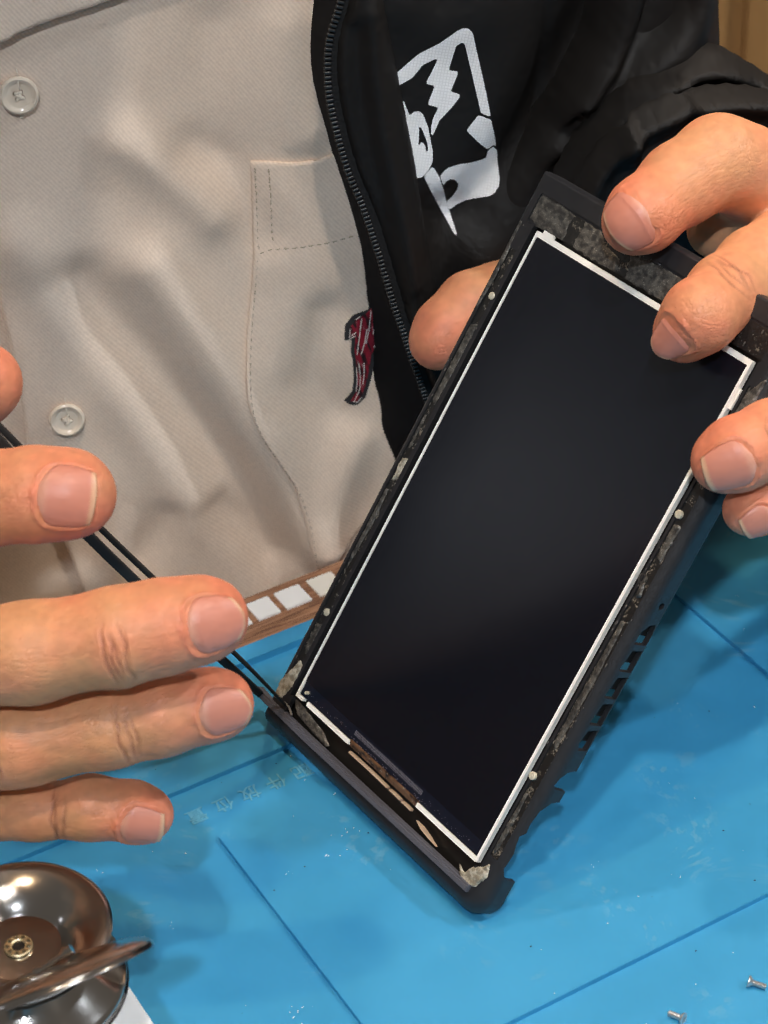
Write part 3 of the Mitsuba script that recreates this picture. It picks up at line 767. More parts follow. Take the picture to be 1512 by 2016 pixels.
_L = lambda pts, c=0.0: line_ab(pts, c)
SHIRT_F = [
    (_L([(300, 520), (430, 700), (545, 880), (610, 1080)]), 5.6, 8.4),
    (_L([(150, 560), (300, 740), (450, 930), (560, 1090)]), -6.2, 7.6),
    (_L([(40, 480), (160, 600), (300, 850), (380, 1000)]), 3.2, 9.5),
    (_L([(430, 1010), (520, 1100), (560, 1180)]), -4.55, 5.52),
    (_L([(690, 860), (660, 960), (640, 1060)]), 4.94, 6.44),
    (_L([(640, 620), (600, 740), (680, 830)]), -3.12, 7.36),
    (_L([(560, 380), (600, 560), (560, 700)]), 2.08, 8.28),
    (_L([(380, 300), (470, 360), (520, 460)]), -2.86, 6.44),
    (_L([(240, 280), (330, 330), (420, 420)]), 3.38, 7.36),
    (_L([(420, 60), (400, 180), (430, 300)]), -2.60, 7.36),
    (_L([(560, 60), (560, 180), (590, 260)]), 2.86, 7.36),
    (_L([(330, 1020), (260, 1120), (200, 1200)]), -2.60, 6.44),
]
edge_line = _L([(640, -300), (625, 0), (615, 150), (640, 250), (700, 420), (722, 600), (722, 750), (743, 808), (733, 850), (770, 915), (800, 1000), (830, 1160)])


def shirt_c(q):
    c = sum(ridge(q, l, a, w) for l, a, w in SHIRT_F) + 4.0 * fbm2(q, 60, 1) + .5 * fbm2(q, 22, 2)
    d, s = dist_line(q, edge_line)
    inside = s < 0                                        # towards the jacket: the shirt turns away under it
    return c - np.where(s > 0, .02 * d ** 2, 0) * 1.0 - 4.0 * np.exp(-(d / 6) ** 2) * 0 - .004 * np.maximum(-q[:, 0], 0) ** 2


front_px = [(-8, 520), (0, 600), (14, 660), (32, 740), (45, 810), (55, 890), (80, 960), (118, 1050), (145, 1110), (168, 1180), (200, 1300), (400, 1300), (700, 1330), (1000, 1330), (1000, 700), (900, 300), (860, -60), (840, -420), (300, -420), (-120, -420), (-90, 0), (-40, 300)]
front = np.array([to_ab(*p) for p in front_px])
add('person__shirt', sheet(front, shirt_c, 1.5, 2.0, 1.4, .8), 'shirt_cotton', smooth=60)
label('person__shirt', 'beige twill shirt with rumpled front')
under = np.array([to_ab(*p, -3) for p in [(-1300, -500), (60, -420), (60, 0), (120, 700), (260, 1330), (-1300, 1450)]])
add('person__shirt__under_placket', sheet(under, lambda q: -6.0 + .8 * fbm2(q, 30, 5) - .006 * np.maximum(-q[:, 0], 0) ** 2 * .3, 4.0, 1.0), 'shirt_cotton', smooth=60)


def on_shirt(px, py, off=0.0):
    ab = to_ab(px, py, 0.0)
    for _ in range(4):
        c = shirt_c(ab[None])[0]; ab = to_ab(px, py, c + off)
    return ab, c


# collar leaf
collar_px = [(-200, 175), (0, 100), (45, 72), (110, 48), (180, 25), (256, -2), (330, -30), (500, -100), (560, -420), (-300, -420)]
collar = np.array([to_ab(*p, 7) for p in smooth_line(collar_px[:7], 2)] + [to_ab(*p, 7) for p in collar_px[7:]])
add('person__shirt__collar', sheet(collar, lambda q: shirt_c(q) * .5 + 4.4 + 1.0 * fbm2(q, 25, 9), 1.6, 1.6, 1.4, 1.0), 'shirt_cotton', smooth=60)
label('person__shirt__collar', 'pointed shirt collar at the top edge')
# pocket
pocket_px = [(494, 322), (530, 318), (590, 317), (630, 312), (666, 299), (690, 380), (712, 470), (725, 600), (760, 800), (790, 960), (700, 1040), (660, 1090), (640, 1106), (618, 1116), (606, 1060), (594, 1000), (572, 930), (530, 870), (498, 820), (482, 770), (479, 730), (484, 650), (494, 570), (500, 490), (498, 400)]
pocket = np.array([to_ab(*p) for p in pocket_px])
pk_line = LineString(pocket)
add('person__shirt__pocket', sheet(pocket, lambda q: shirt_c(q) + 1.5 + .5 * fbm2(q, 12, 4), 1.4, 1.1, .9, .75), 'shirt_cotton', smooth=60)
label('person__shirt__pocket', 'patch pocket on the shirt front')
st = []
def stitches(px_line, off, pitch=2.3, r=.2):
    ab = np.array([to_ab(*p) for p in smooth_line(px_line, 2)]); ab = resample(ab, .35)
    c = shirt_c(ab) + off; w = from_ab(ab[:, 0], ab[:, 1], c)
    s = np.r_[0, np.cumsum(np.linalg.norm(np.diff(w, axis=0), axis=1))]
    k = 0.0
    while k + pitch * .75 < s[-1]:
        q = np.linspace(k, k + pitch * .72, 5); pts = np.stack([np.interp(q, s, w[:, i]) for i in range(3)], 1)
        pts = pts - TORSO_N * (.30 * (np.abs(np.linspace(-1, 1, 5)) ** 3))[:, None]
        st.append(tube(pts, r, 6)); k += pitch
stitches([(502, 332), (506, 400), (508, 480), (511, 492)], 1.5)
stitches([(528, 330), (533, 400), (536, 470), (540, 486)], 1.55)
stitches([(510, 498), (540, 486), (600, 474), (650, 472), (700, 458)], 1.55)
stitches([(507, 505), (500, 580), (491, 660), (486, 740), (492, 790), (512, 840), (545, 885), (584, 945), (606, 1010), (616, 1080), (624, 1105)], 1.5, 2.4, .17)
stitches([(634, 1098), (668, 1070), (706, 1026)], 1.5, 2.4, .17)
k = add('person__shirt__stitching', join(st), 'shirt_thread', smooth=60); label(k, 'stitched seams of the shirt pocket', kind='stuff')

# buttons
def button(px, py, rot):
    ab, c = on_shirt(px, py)
    O = from_ab(ab[:1], ab[1:], np.array([c + .9]))[0]
    r = 5.05
    prof = [(0, -.2), (r - .5, -.2), (r, .3), (r - .1, .9), (r - .6, 1.25), (r - 1.15, 1.15), (r - 1.6, .75), (r - 2.1, .55), (0, .5)]
    m = Manifold.revolve(CrossSection([prof]), 64)
    for k in range(4):
        a = math.radians(rot + 45 + 90 * k)
        m = m - Manifold.cylinder(3, .58, .58, 20).translate((1.15 * math.cos(a), 1.15 * math.sin(a), -1))
    n = TORSO_N + .12 * UP; n /= np.linalg.norm(n)
    x = TORSO_A - n * (TORSO_A @ n); x /= np.linalg.norm(x); y = np.cross(n, x)
    T4 = np.eye(4); T4[:3, 0], T4[:3, 1], T4[:3, 2], T4[:3, 3] = x, y, n, O
    m = tri(m); m.apply_transform(T4)
    k = add('person__shirt__button', m, 'button_plastic', smooth=35)
    th = []
    hp = [np.array([1.15 * math.cos(math.radians(rot + 45 + 90 * j)), 1.15 * math.sin(math.radians(rot + 45 + 90 * j)), .5]) for j in range(4)]
    rg = np.random.default_rng(int(px))
    for a, b in ((0, 1), (2, 3), (0, 2), (1, 3)):
        for o in (-.14, .12):
            pts = [hp[a] + [0, 0, -.5], hp[a] + [o, 0, .1], (hp[a] + hp[b]) / 2 + [o, o, .5 + rg.uniform(0, .25)], hp[b] + [o, 0, .1], hp[b] + [0, 0, -.5]]
            th.append(tube(smooth_line(pts, 2), .24, 6))
    for a in hp:
        m2 = trimesh.creation.icosphere(subdivisions=1, radius=.42); m2.apply_translation(a + [rg.uniform(-.2, .2), rg.uniform(-.2, .2), .15]); th.append(m2)
    for j in range(7):                                   # buttonhole bar above and below
        y = 5.0 + j * .42; w = .75 + .1 * rg.uniform(-1, 1)
        th.append(tube([(-w, y, -.55), (0, y + .12, -.3), (w, y + .05, -.55)], .16, 6))
    th.append(tube(smooth_line([(.1, 7.6, -.3), (.5, 5.5, .5), (.2, 3.2, 1.6), (.5, 1.5, 1.0)], 2), .12, 6))
    for j in range(3):
        y = -5.3 - j * .4; th.append(tube([(-.6, y, -.6), (0, y - .05, -.4), (.6, y, -.6)], .15, 6))
    t = join(th); t.apply_transform(T4)
    add('person__shirt__button_thread', t, 'button_thread', smooth=60)
    return k
k = button(37, 184, 12); label(k, 'upper round shirt button')
k = button(131, 822, 30); label(k, 'lower round shirt button with a loose thread')

# embroidered red figure, mostly hidden by the jacket
def flat_on(pxs, cfun, off, th, bs, key, n=1, smooth=True):
    poly = np.array([to_ab(*p, cfun_guess) for p in (smooth_line(pxs, n, True) if n else pxs)])
    return add(key, sheet(poly, lambda q: cfun(q) + off, .9, th), bs, smooth=50)
cfun_guess = 0.0
red_px = [(722, 605), (738, 588), (760, 600), (752, 660), (735, 690), (728, 730), (715, 778), (703, 796), (690, 797), (678, 790), (684, 784), (694, 768), (696, 740), (694, 706), (690, 690), (692, 664), (678, 668), (680, 640), (696, 618)]
flat_on([(x - 1 if x < 715 else x + 3, y - 1) for x, y in red_px], shirt_c, 1.9, .8, 'dark_thread', 'person__shirt__embroidered_motif', 0)
flat_on([(718, 612), (734, 596), (752, 606), (745, 660), (728, 690), (722, 730), (711, 770), (700, 786), (690, 787), (700, 766), (702, 738), (699, 706), (696, 684), (698, 655), (686, 660), (688, 640), (703, 622)], shirt_c, 2.35, .8, 'red_thread', 'person__shirt__embroidered_motif', 0)
wl = []
for ln in ([(710, 620), (706, 650), (702, 680), (700, 690)], [(704, 708), (707, 735), (706, 760), (696, 786)], [(714, 706), (714, 730), (712, 750)], [(688, 642), (686, 662), (698, 654)], [(694, 786), (702, 788), (710, 776)], [(720, 640), (714, 672), (708, 690)], [(698, 624), (708, 616)], [(728, 604), (724, 640), (718, 668)], [(736, 612), (732, 650)], [(742, 604), (740, 640), (734, 676)], [(699, 716), (701, 742), (699, 764)], [(690, 655), (699, 648)]):
    ab = resample(np.array([to_ab(*p) for p in ln]), .5); c = shirt_c(ab) + 2.4
    wl.append(tube(from_ab(ab[:, 0], ab[:, 1], c), .13, 6))
add('person__shirt__embroidered_motif', join(wl), 'white_thread', smooth=60)
label('person__shirt__embroidered_motif', 'dark red embroidery peeking out beside the jacket edge')

# ---- jacket
CJ = 13.0
JF = [
    (_L([(1075, -200), (1072, 100), (1062, 500)], CJ), -2.0, 1.6),
    (_L([(1000, -200), (985, 120), (960, 330), (940, 520)], CJ), 2.5, 9.0),
    (_L([(1215, -40), (1120, 150), (1010, 320), (930, 420)], CJ), -9.0, 9.0),
    (_L([(860, 430), (880, 520), (930, 640)], CJ), -4.0, 6.0),
    (_L([(800, 20), (860, 60), (930, 20)], CJ), 1.5, 8.0),
]


def jacket_c(q):
    return CJ + sum(ridge(q, l, a, w) for l, a, w in JF) + 3.0 * fbm2(q, 50, 11) + .5 * fbm2(q, 18, 12)


jk = np.array([to_ab(*p, CJ) for p in [(700, -420), (745, 0), (760, 100), (775, 200), (795, 330), (815, 460), (845, 640), (880, 800), (930, 900), (1000, 960), (1150, 960), (1300, 900), (1320, 400), (1330, -420)]])
add('person__jacket', sheet(jk, jacket_c, 1.8, 1.0), 'jacket_nylon', smooth=60)
label('person__jacket', 'open black zip jacket with white printed emblem')
zip_px = [(720, -420), (690, -120), (676, -20), (662, 30), (648, 70), (642, 120), (645, 185), (655, 238), (671, 298), (686, 347), (709, 397), (726, 446), (742, 496), (758, 548), (774, 604), (789, 645), (803, 690), (815, 723), (830, 764), (850, 830), (880, 900)]
flap_r = [(735, -420), (748, -60), (755, 0), (772, 83), (785, 145), (803, 241), (818, 317), (828, 380), (838, 446), (851, 520), (870, 600), (900, 720), (940, 860)]
CF = 17.0
def flap_c(q):
    d, s = dist_line(q, FL_MID)
    return CF + 2.0 * np.exp(-(d / 5) ** 2) + 1.6 * fbm2(q, 22, 21) + .7 * fbm2(q, 8, 22) + ridge(q, FL_A, 1.6, 2.5) - ridge(q, FL_B, 1.8, 2.5)
FL_MID = _L([(705, -420), (715, 0), (722, 200), (765, 400), (800, 560), (860, 740)], CF)
FL_A = _L([(735, 20), (742, 180), (790, 420), (815, 560)], CF)
FL_B = _L([(700, 60), (712, 220), (752, 400), (800, 600)], CF)
tape_in = [(x + 26, y) for x, y in zip_px]
flap = np.array([to_ab(*p, CF) for p in smooth_line([(x + 20, y) for x, y in zip_px], 1)] + [to_ab(*p, CF) for p in smooth_line(flap_r, 1)[::-1]])
add('person__jacket__front_band', sheet(flap, flap_c, 1.5, 1.4, 3.0, 3.2), 'jacket_nylon', smooth=60)
tape = np.array([to_ab(*p, CF - 1) for p in smooth_line(zip_px, 1)] + [to_ab(*p, CF - 1) for p in smooth_line([(x + 30, y) for x, y in zip_px], 1)[::-1]])
add('person__jacket__zipper_tape', sheet(tape, lambda q: flap_c(q) * .25 + CF * .75 - 1.6, 1.5, .8), 'tape_black', smooth=60)
teeth = []
zl = resample(np.array([to_ab(x + 3, y, CF - 1) for x, y in smooth_line(zip_px, 2)]), 1.28)
tdir = np.gradient(zl, axis=0); tdir /= np.linalg.norm(tdir, axis=1, keepdims=True)
zc = flap_c(zl) * .25 + CF * .75 - 1.5
base_t = tri(Manifold.batch_hull([Manifold.sphere(.36, 12).translate((x, y, z)) for x in (-.75, .55) for y in (-.1, .1) for z in (0, .35)]))
for (a, b), t, c in zip(zl, tdir, zc):
    m = base_t.copy(); o = from_ab(np.array([a]), np.array([b]), np.array([c]))[0]
    yv = TORSO_A * t[0] + UP * t[1]; xv = np.cross(yv, TORSO_N)
    m.vertices = o + m.vertices[:, :1] * -xv * (1 if xv @ TORSO_A > 0 else -1) * -1 + m.vertices[:, 1:2] * yv + m.vertices[:, 2:] * TORSO_N
    m.fix_normals(); teeth.append(m)
k = add('person__jacket__zipper_teeth', join(teeth), 'zipper_black', smooth=60); label(k, 'fine black teeth of the open zipper', kind='stuff')
# inside facing of the open front
lin_l = [(650, -420), (632, -60), (618, 40), (614, 120), (622, 190), (650, 290), (690, 420), (716, 520), (724, 600), (722, 750), (742, 808), (733, 850), (764, 912), (800, 1000)]
lin = np.array([to_ab(*p, 4) for p in smooth_line(lin_l, 1)] + [to_ab(*p, CF - 2) for p in smooth_line([(x + 8, y) for x, y in zip_px] + [(930, 1000)], 1)[::-1]])
LZ = _L([(x + 8, y) for x, y in zip_px], CF - 2); LS = _L(lin_l, 2)
def lin_c(q):
    a, _ = dist_line(q, LS); b, _ = dist_line(q, LZ)
    return -1.5 + (CF - 1.2) * (a / (a + b + 1e-6)) ** .8
add('person__jacket__lining', sheet(lin, lin_c, 1.8, .6), 'jacket_lining', smooth=60)
# printed emblem
E5 = lambda pts: [(600 + x * .3307, y * .3307) for x, y in pts]
EMB = [
    [(553, 430), (680, 320), (800, 260), (900, 190), (940, 168), (975, 170), (1000, 195), (1010, 240), (1060, 460), (1108, 697), (1048, 672), (1000, 460), (955, 270), (945, 255), (930, 255), (900, 278), (857, 418), (908, 424), (912, 440), (868, 545), (922, 560), (922, 578), (880, 635), (800, 720), (775, 780), (760, 812), (752, 800), (752, 755), (765, 700), (795, 640), (735, 625), (738, 600), (775, 512), (725, 500), (727, 480), (760, 420), (795, 345), (740, 368), (700, 390), (640, 465), (568, 505), (520, 530), (500, 470)],
    [(1034, 684), (1108, 712), (1143, 882), (1122, 863), (1090, 890), (962, 776)],
    [(1122, 874), (1145, 897), (1160, 1060), (1155, 1110), (1130, 1150), (1100, 1168), (960, 1190), (900, 1220), (862, 1250), (845, 1200), (880, 1170), (912, 1120), (915, 1095), (895, 1070), (870, 1067), (840, 1080), (825, 1110), (805, 1045), (850, 1000), (930, 975), (1040, 955), (1080, 940), (1090, 897)],
    [(708, 1050), (762, 990), (800, 1050), (830, 1140), (870, 1280), (908, 1395), (903, 1408), (885, 1385), (800, 1230)],
]
loop = Polygon(E5([(560, 640), (585, 590), (625, 690), (650, 665), (680, 662), (705, 680), (735, 760), (762, 900), (762, 960), (740, 1010), (700, 1055), (650, 1065), (600, 900)]), [E5([(680, 735), (705, 785), (730, 850), (736, 905), (706, 850), (690, 840), (684, 882), (676, 885), (680, 800)])])
cut1 = LineString(E5([(640, 895), (680, 885), (690, 828)])).buffer(1.3).union(LineString(E5([(724, 884), (715, 930), (690, 970), (655, 1000)])).buffer(1.3))
loop = loop.difference(cut1)
CE = CJ + .9
def on_jacket(px, py):
    ab = to_ab(px, py, CE)
    for _ in range(4):
        ab = to_ab(px, py, jacket_c(ab[None])[0] + .45)
    return ab
def emblem_piece(pg_px):
    for g in getattr(pg_px, 'geoms', [pg_px]):
        if g.area < 20: continue
        ext = np.array([on_jacket(x, y) for x, y in g.exterior.coords])
        hol = [np.array([on_jacket(x, y) for x, y in i.coords]) for i in g.interiors]
        pg = Polygon(ext, hol).buffer(0).buffer(-.25).buffer(.5, quad_segs=6).buffer(-.25)
        for pp in getattr(pg, 'geoms', [pg]):
            bd = [resample(np.array(r.coords), .7)[:-1] for r in [pp.exterior, *pp.interiors]]
            xa, ya, xb, yb = pp.bounds
            gr = np.stack(np.meshgrid(np.arange(xa, xb, 1.0), np.arange(ya, yb, 1.0)), -1).reshape(-1, 2); gr = gr[shapely.contains_xy(pp.buffer(-.4), gr[:, 0], gr[:, 1])]
            q = np.vstack(bd + [gr]); t = Delaunay(q).simplices; cen = q[t].mean(1); t = t[shapely.contains_xy(pp, cen[:, 0], cen[:, 1])]
            e1, e2 = q[t[:, 1]] - q[t[:, 0]], q[t[:, 2]] - q[t[:, 0]]; t = np.where((e1[:, 0] * e2[:, 1] - e1[:, 1] * e2[:, 0] > 0)[:, None], t, t[:, ::-1])
            yield trimesh.Trimesh(from_ab(q[:, 0], q[:, 1], jacket_c(q) + .45), t, process=False)
em = [m for pts in EMB for m in emblem_piece(Polygon(E5(pts)).buffer(0))] + list(emblem_piece(loop))
add('person__jacket__emblem', join(em), 'white_print', smooth=True); label('person__jacket__emblem', 'white emblem with a zigzag bolt, a loop and a needle printed on the chest')

# sleeves over the holding arm: overlapping folds of cloth
def sleeve(px, c0, folds, rnd, drop, seed, key):
    poly = np.array([to_ab(*p, c0) for p in smooth_line(px, 2, True)])
    fl = [(_L(l, c0), a, w0, w1) for l, a, w0, w1 in folds]
    def cf(q):
        return c0 + sum(crease(q, l, a, w0, w1) for l, a, w0, w1 in fl) + 2.4 * fbm2(q, 30, seed) + .35 * fbm2(q, 10, seed + 1)
    return add(key, sheet(poly, cf, 1.5, 1.0, rnd, drop), 'jacket_nylon', smooth=60)
sleeve([(1190, -420), (1180, 20), (1120, 150), (1010, 330), (960, 430), (990, 560), (1100, 560), (1300, 400), (1420, 300), (1440, 110), (1432, 40), (1420, -60), (1420, -420)], 12,
       [([(1265, -60), (1230, 80), (1150, 190)], 6, 1.6, 9), ([(1330, 110), (1250, 130), (1170, 200), (1110, 290)], 4, 1.5, 6), ([(1350, -100), (1300, 40), (1200, 150), (1120, 250)], -4, 4, 5), ([(1400, -60), (1380, 40), (1250, 120), (1160, 230)], 6, 7, 7)], 9, 12, 31, 'person__jacket__upper_sleeve')
sleeve([(1000, 640), (1075, 420), (1130, 290), (1215, 190), (1300, 130), (1380, 104), (1425, 104), (1500, 150), (1640, 230), (1700, 420), (1560, 480), (1300, 520), (1150, 640)], 22,
       [([(1110, 400), (1180, 270), (1280, 180), (1400, 130), (1520, 180)], 6, 2.2, 6), ([(1230, 180), (1270, 165), (1330, 150)], 3, 1.2, 3), ([(1130, 420), (1200, 300), (1290, 210), (1390, 168), (1480, 180)], -5, 4, 4)], 5, 7, 41, 'person__jacket__sleeve_fold')
sleeve([(1080, 560), (1125, 420), (1150, 340), (1228, 243), (1300, 208), (1350, 190), (1440, 178), (1520, 188), (1680, 235), (1740, 430), (1560, 470), (1360, 420), (1200, 520)], 33,
       [([(1150, 430), (1175, 350), (1240, 270), (1340, 220), (1450, 200), (1560, 215)], 5, 2.0, 6), ([(1236, 245), (1245, 270), (1252, 300)], 4, 1.6, 4), ([(1180, 440), (1210, 350), (1280, 280), (1400, 245), (1500, 240)], -5, 4, 5), ([(1350, 200), (1365, 225), (1372, 250)], -2.5, 1.6, 3)], 3.5, 5, 51, 'person__jacket__sleeve_cuff')
slv = np.array([to_ab(*p, 10) for p in [(1120, 260), (1300, 170), (1420, 135), (1500, 190), (1760, 300), (1760, 660), (1500, 610), (1300, 570), (1100, 620)]])
add('person__jacket__sleeve_lining', sheet(slv, lambda q: 10 + 2 * fbm2(q, 20, 61), 4.0, .8), 'jacket_lining', smooth=60)
label('person__jacket__sleeve_cuff', 'bunched black cuff behind the holding hand')


# sleeve of the other arm, outside the picture on the left
sl = resample([P(-1000, 1370, 575), P(-1500, 1350, 620), ab3(-200, 60, -30), ab3(-185, 300, -120)], 4.0)
sr = np.interp(np.linspace(0, 1, len(sl)), [0, .3, .6, 1], [46, 56, 62, 66]) + 2.5 * np.sin(np.arange(len(sl)) * .55) + 2 * np.sin(np.arange(len(sl)) * .23)
add('person__jacket__far_sleeve', tube(sl, sr, 40), 'jacket_nylon', smooth=True)

# ---- hands: one continuous surface from a distance field
def rc_sdf(p, a, b, ra, rb):
    """Round cone; points more than 10 mm outside its box just get 10."""
    r = max(ra, rb) + 10.0; lo, hi = np.minimum(a, b) - r, np.maximum(a, b) + r
    k = ((p > lo) & (p < hi)).all(-1)
    if k.all():
        return rc_exact(p, a, b, ra, rb)
    out = np.full(len(p), 10.0)
    if k.any():
        out[k] = rc_exact(p[k], a, b, ra, rb)
    return out


def rc_exact(p, a, b, ra, rb):
    ba = b - a; l2 = ba @ ba; rr = ra - rb; a2 = l2 - rr * rr; il2 = 1 / l2
    pa = p - a; y = pa @ ba; z = y - l2
    w = pa * l2 - ba * y[..., None]; x2 = (w * w).sum(-1); y2 = y * y * l2; z2 = z * z * l2
    k = np.sign(rr) * rr * rr * x2
    o = (np.sqrt(np.maximum(x2 * a2 * il2, 0)) + y * rr) * il2 - ra
    o = np.where(np.sign(z) * a2 * z2 > k, np.sqrt(x2 + z2) * il2 - rb, o)
    return np.where(np.sign(y) * a2 * y2 < k, np.sqrt(x2 + y2) * il2 - ra, o)


def smin(a, b, k):
    h = np.maximum(k - np.abs(a - b), 0) / k
    return np.minimum(a, b) - h * h * k * .25


def chain_pts(raw):
    """(px, py, depth, pixel radius) -> points (mm) and radii (mm)."""
    raw = np.array(raw, float)
    return np.array([P(*r[:3]) for r in raw]), raw[:, 3] * raw[:, 2] / F


def field(p, chains, kf=5.0, kin=1.2):
    out = None
    for pts, r in chains:
        c = None
        for i in range(len(pts) - 1):
            d = rc_sdf(p, pts[i], pts[i + 1], r[i], r[i + 1])
            c = d if c is None else smin(c, d, kin)
        kk = getattr(pts, 'k', None) or kf
        out = c if out is None else smin(out, c, kk)
    return out


def surface(fun, lo, hi, h, bones):
    """Surface nets over the box; the field is only evaluated near the bones."""
    K = 5
    nc = np.ceil((hi - lo) / (h * K)).astype(int) + 2; n = (nc - 1) * K + 1
    gc = np.stack(np.meshgrid(*[lo[i] + h * K * np.arange(nc[i]) for i in range(3)], indexing='ij'), -1).reshape(-1, 3)
    vc = np.full(len(gc), 1e3); reach = np.full(len(gc), 1e3)
    for a, b, r in bones:                                # distance to the bones decides where the field is worth evaluating
        ab = b - a; t = np.clip((gc - a) @ ab / max(ab @ ab, 1e-9), 0, 1)
        reach = np.minimum(reach, np.linalg.norm(gc - a - t[:, None] * ab, axis=1) - r)
    k = reach < 3 * h * K
    vc[k] = fun(gc[k]); vc = vc.reshape(nc)
    v = np.repeat(np.repeat(np.repeat(np.sign(vc) * 5.0, K, 0), K, 1), K, 2)[K // 2:, K // 2:, K // 2:][:n[0], :n[1], :n[2]].copy()
    n = np.array(v.shape)
    close = np.abs(vc) < h * K * 1.75
    near = np.repeat(np.repeat(np.repeat(close, K, 0), K, 1), K, 2)[K // 2:, K // 2:, K // 2:][:n[0], :n[1], :n[2]]
    idx = np.argwhere(near)
    for s in range(0, len(idx), 400000):
        j = idx[s:s + 400000]
        v[j[:, 0], j[:, 1], j[:, 2]] = fun(lo + j * h)
    inside = v < 0
    c = sum(inside[i:n[0] - 1 + i, j:n[1] - 1 + j, k:n[2] - 1 + k].astype(np.int8) for i in (0, 1) for j in (0, 1) for k in (0, 1))
    cells = np.argwhere((c > 0) & (c < 8)); cid = -np.ones(n - 1, int); cid[tuple(cells.T)] = np.arange(len(cells))
    V = lo + (cells + .5) * h
    for _ in range(2):
        f0 = fun(V); e = .15
        g = np.stack([fun(V + d) - f0 for d in np.eye(3) * e], 1) / e
        V = V - np.clip(f0, -h, h)[:, None] * g / np.maximum((g * g).sum(1, keepdims=True), .2)
    F_ = []
    for ax_i in range(3):
        o1, o2 = [(1, 2), (2, 0), (0, 1)][ax_i]
        sl0 = [slice(None)] * 3; sl1 = [slice(None)] * 3; sl0[ax_i] = slice(0, -1); sl1[ax_i] = slice(1, None)
        for o in (o1, o2): sl0[o] = slice(1, -1); sl1[o] = slice(1, -1)
        A, B = inside[tuple(sl0)], inside[tuple(sl1)]
        for flip, msk in ((False, A & ~B), (True, ~A & B)):
            e = np.argwhere(msk)
            if not len(e): continue
            e[:, o1] += 1; e[:, o2] += 1
            def at(d1, d2):
                q = e.copy(); q[:, o1] += d1; q[:, o2] += d2; return cid[tuple(q.T)]
            q = np.stack([at(-1, -1), at(0, -1), at(0, 0), at(-1, 0)], 1)
            F_.append(q[:, ::-1] if flip else q)
    Q = np.vstack(F_)
    return V, np.vstack([Q[:, [0, 1, 2]], Q[:, [0, 2, 3]]])


# right-hand side of the picture: the hand that grips the device
def zc_front(px, py, rpx, press=.5):
    z = dev(px, py, 0.0); d = (RD @ z + OD)[2]
    return d - (rpx * d / F - press) / .725
GRIP = dict(
    index=[(1690, 610, 585, 100), (1580, 430, 562, 92), (1462, 335, 544, 88), (1415, 318, 539, 89), (1340, 362, 534, 80), (1268, 422, zc_front(1268, 422, 72) + .5, 72), (1246, 440, zc_front(1246, 440, 61), 61)],
    middle=[(1760, 560, 578, 98), (1580, 470, 548, 88), (1490, 530, 530, 80), (1430, 580, 520, 77), (1378, 622, 509, 72), (1348, 652, zc_front(1348, 652, 63), 63)],
    ring=[(1800, 760, 560, 92), (1620, 820, 520, 82), (1520, 865, 506, 75), (1452, 893, 500, 71), (1422, 908, zc_front(1422, 908, 62), 62)],
    pinky=[(1780, 900, 560, 76), (1640, 950, 528, 62), (1545, 985, 514, 57), (1488, 1000, 509, 51), (1470, 1004, 508, 47)],
    thumb=[(1560, 640, 660, 120), (1330, 560, 640, 88), (1130, 540, 622, 78), (980, 590, 606, 70), (930, 604, 602, 68), (880, 648, 599, 62), (862, 672, 598.5, 57)],
)
PALM = [[(1620, 480, 584, 105), (1480, 452, 568, 72), (1408, 452, 562, 56)], [(1690, 610, 585, 100), (1900, 640, 650, 190), (2050, 560, 690, 170)], [(1760, 560, 578, 98), (1900, 640, 650, 190)], [(1800, 760, 560, 92), (1900, 700, 640, 180)], [(1780, 900, 560, 76), (1900, 760, 640, 160)], [(1560, 640, 660, 120), (1900, 640, 660, 190)]]
REST = dict(
    index=[(-700, 1100, 520, 120), (-350, 1020, 492, 104), (-120, 990, 478, 92), (-20, 980, 474, 90), (70, 973, 471, 91), (135, 972, 470, 84), (148, 975, 470, 77)],
    middle=[(-700, 1400, 505, 125), (-350, 1335, 480, 108), (-150, 1305, 468, 100), (60, 1285, 462, 98), (235, 1252, 459, 94), (320, 1234, 459, 91), (392, 1220, 460, 82), (412, 1217, 461, 75)],
    ring=[(-700, 1560, 514, 120), (-350, 1510, 493, 106), (-120, 1480, 481, 96), (40, 1457, 476, 88), (210, 1430, 474, 80), (320, 1406, 474, 79), (412, 1388, 475, 69), (434, 1386, 476, 65)],
    pinky=[(-650, 1640, 523, 100), (-300, 1610, 503, 76), (-80, 1600, 493, 62), (70, 1597, 489, 54), (180, 1590, 487, 61), (262, 1597, 487, 56), (290, 1604, 488, 52)],
    thumb=[(-700, 1180, 560, 140), (-380, 960, 520, 112), (-200, 850, 505, 92), (-95, 790, 498, 84), (-45, 758, 496, 78), (-33, 752, 496, 74)],
)
BACK = [[(-700, 1100, 520, 120), (-1150, 1350, 580, 260), (-1500, 1350, 620, 220)], [(-700, 1400, 505, 125), (-1150, 1370, 575, 240)], [(-700, 1560, 505, 120), (-1150, 1400, 575, 230)], [(-650, 1640, 510, 100), (-1150, 1420, 580, 220)], [(-700, 1180, 560, 140), (-1150, 1300, 590, 230)]]

# (finger, nail centre px, tip direction px, normal (camera frame), half width mm, length mm)
rgn = np.random.default_rng(11)


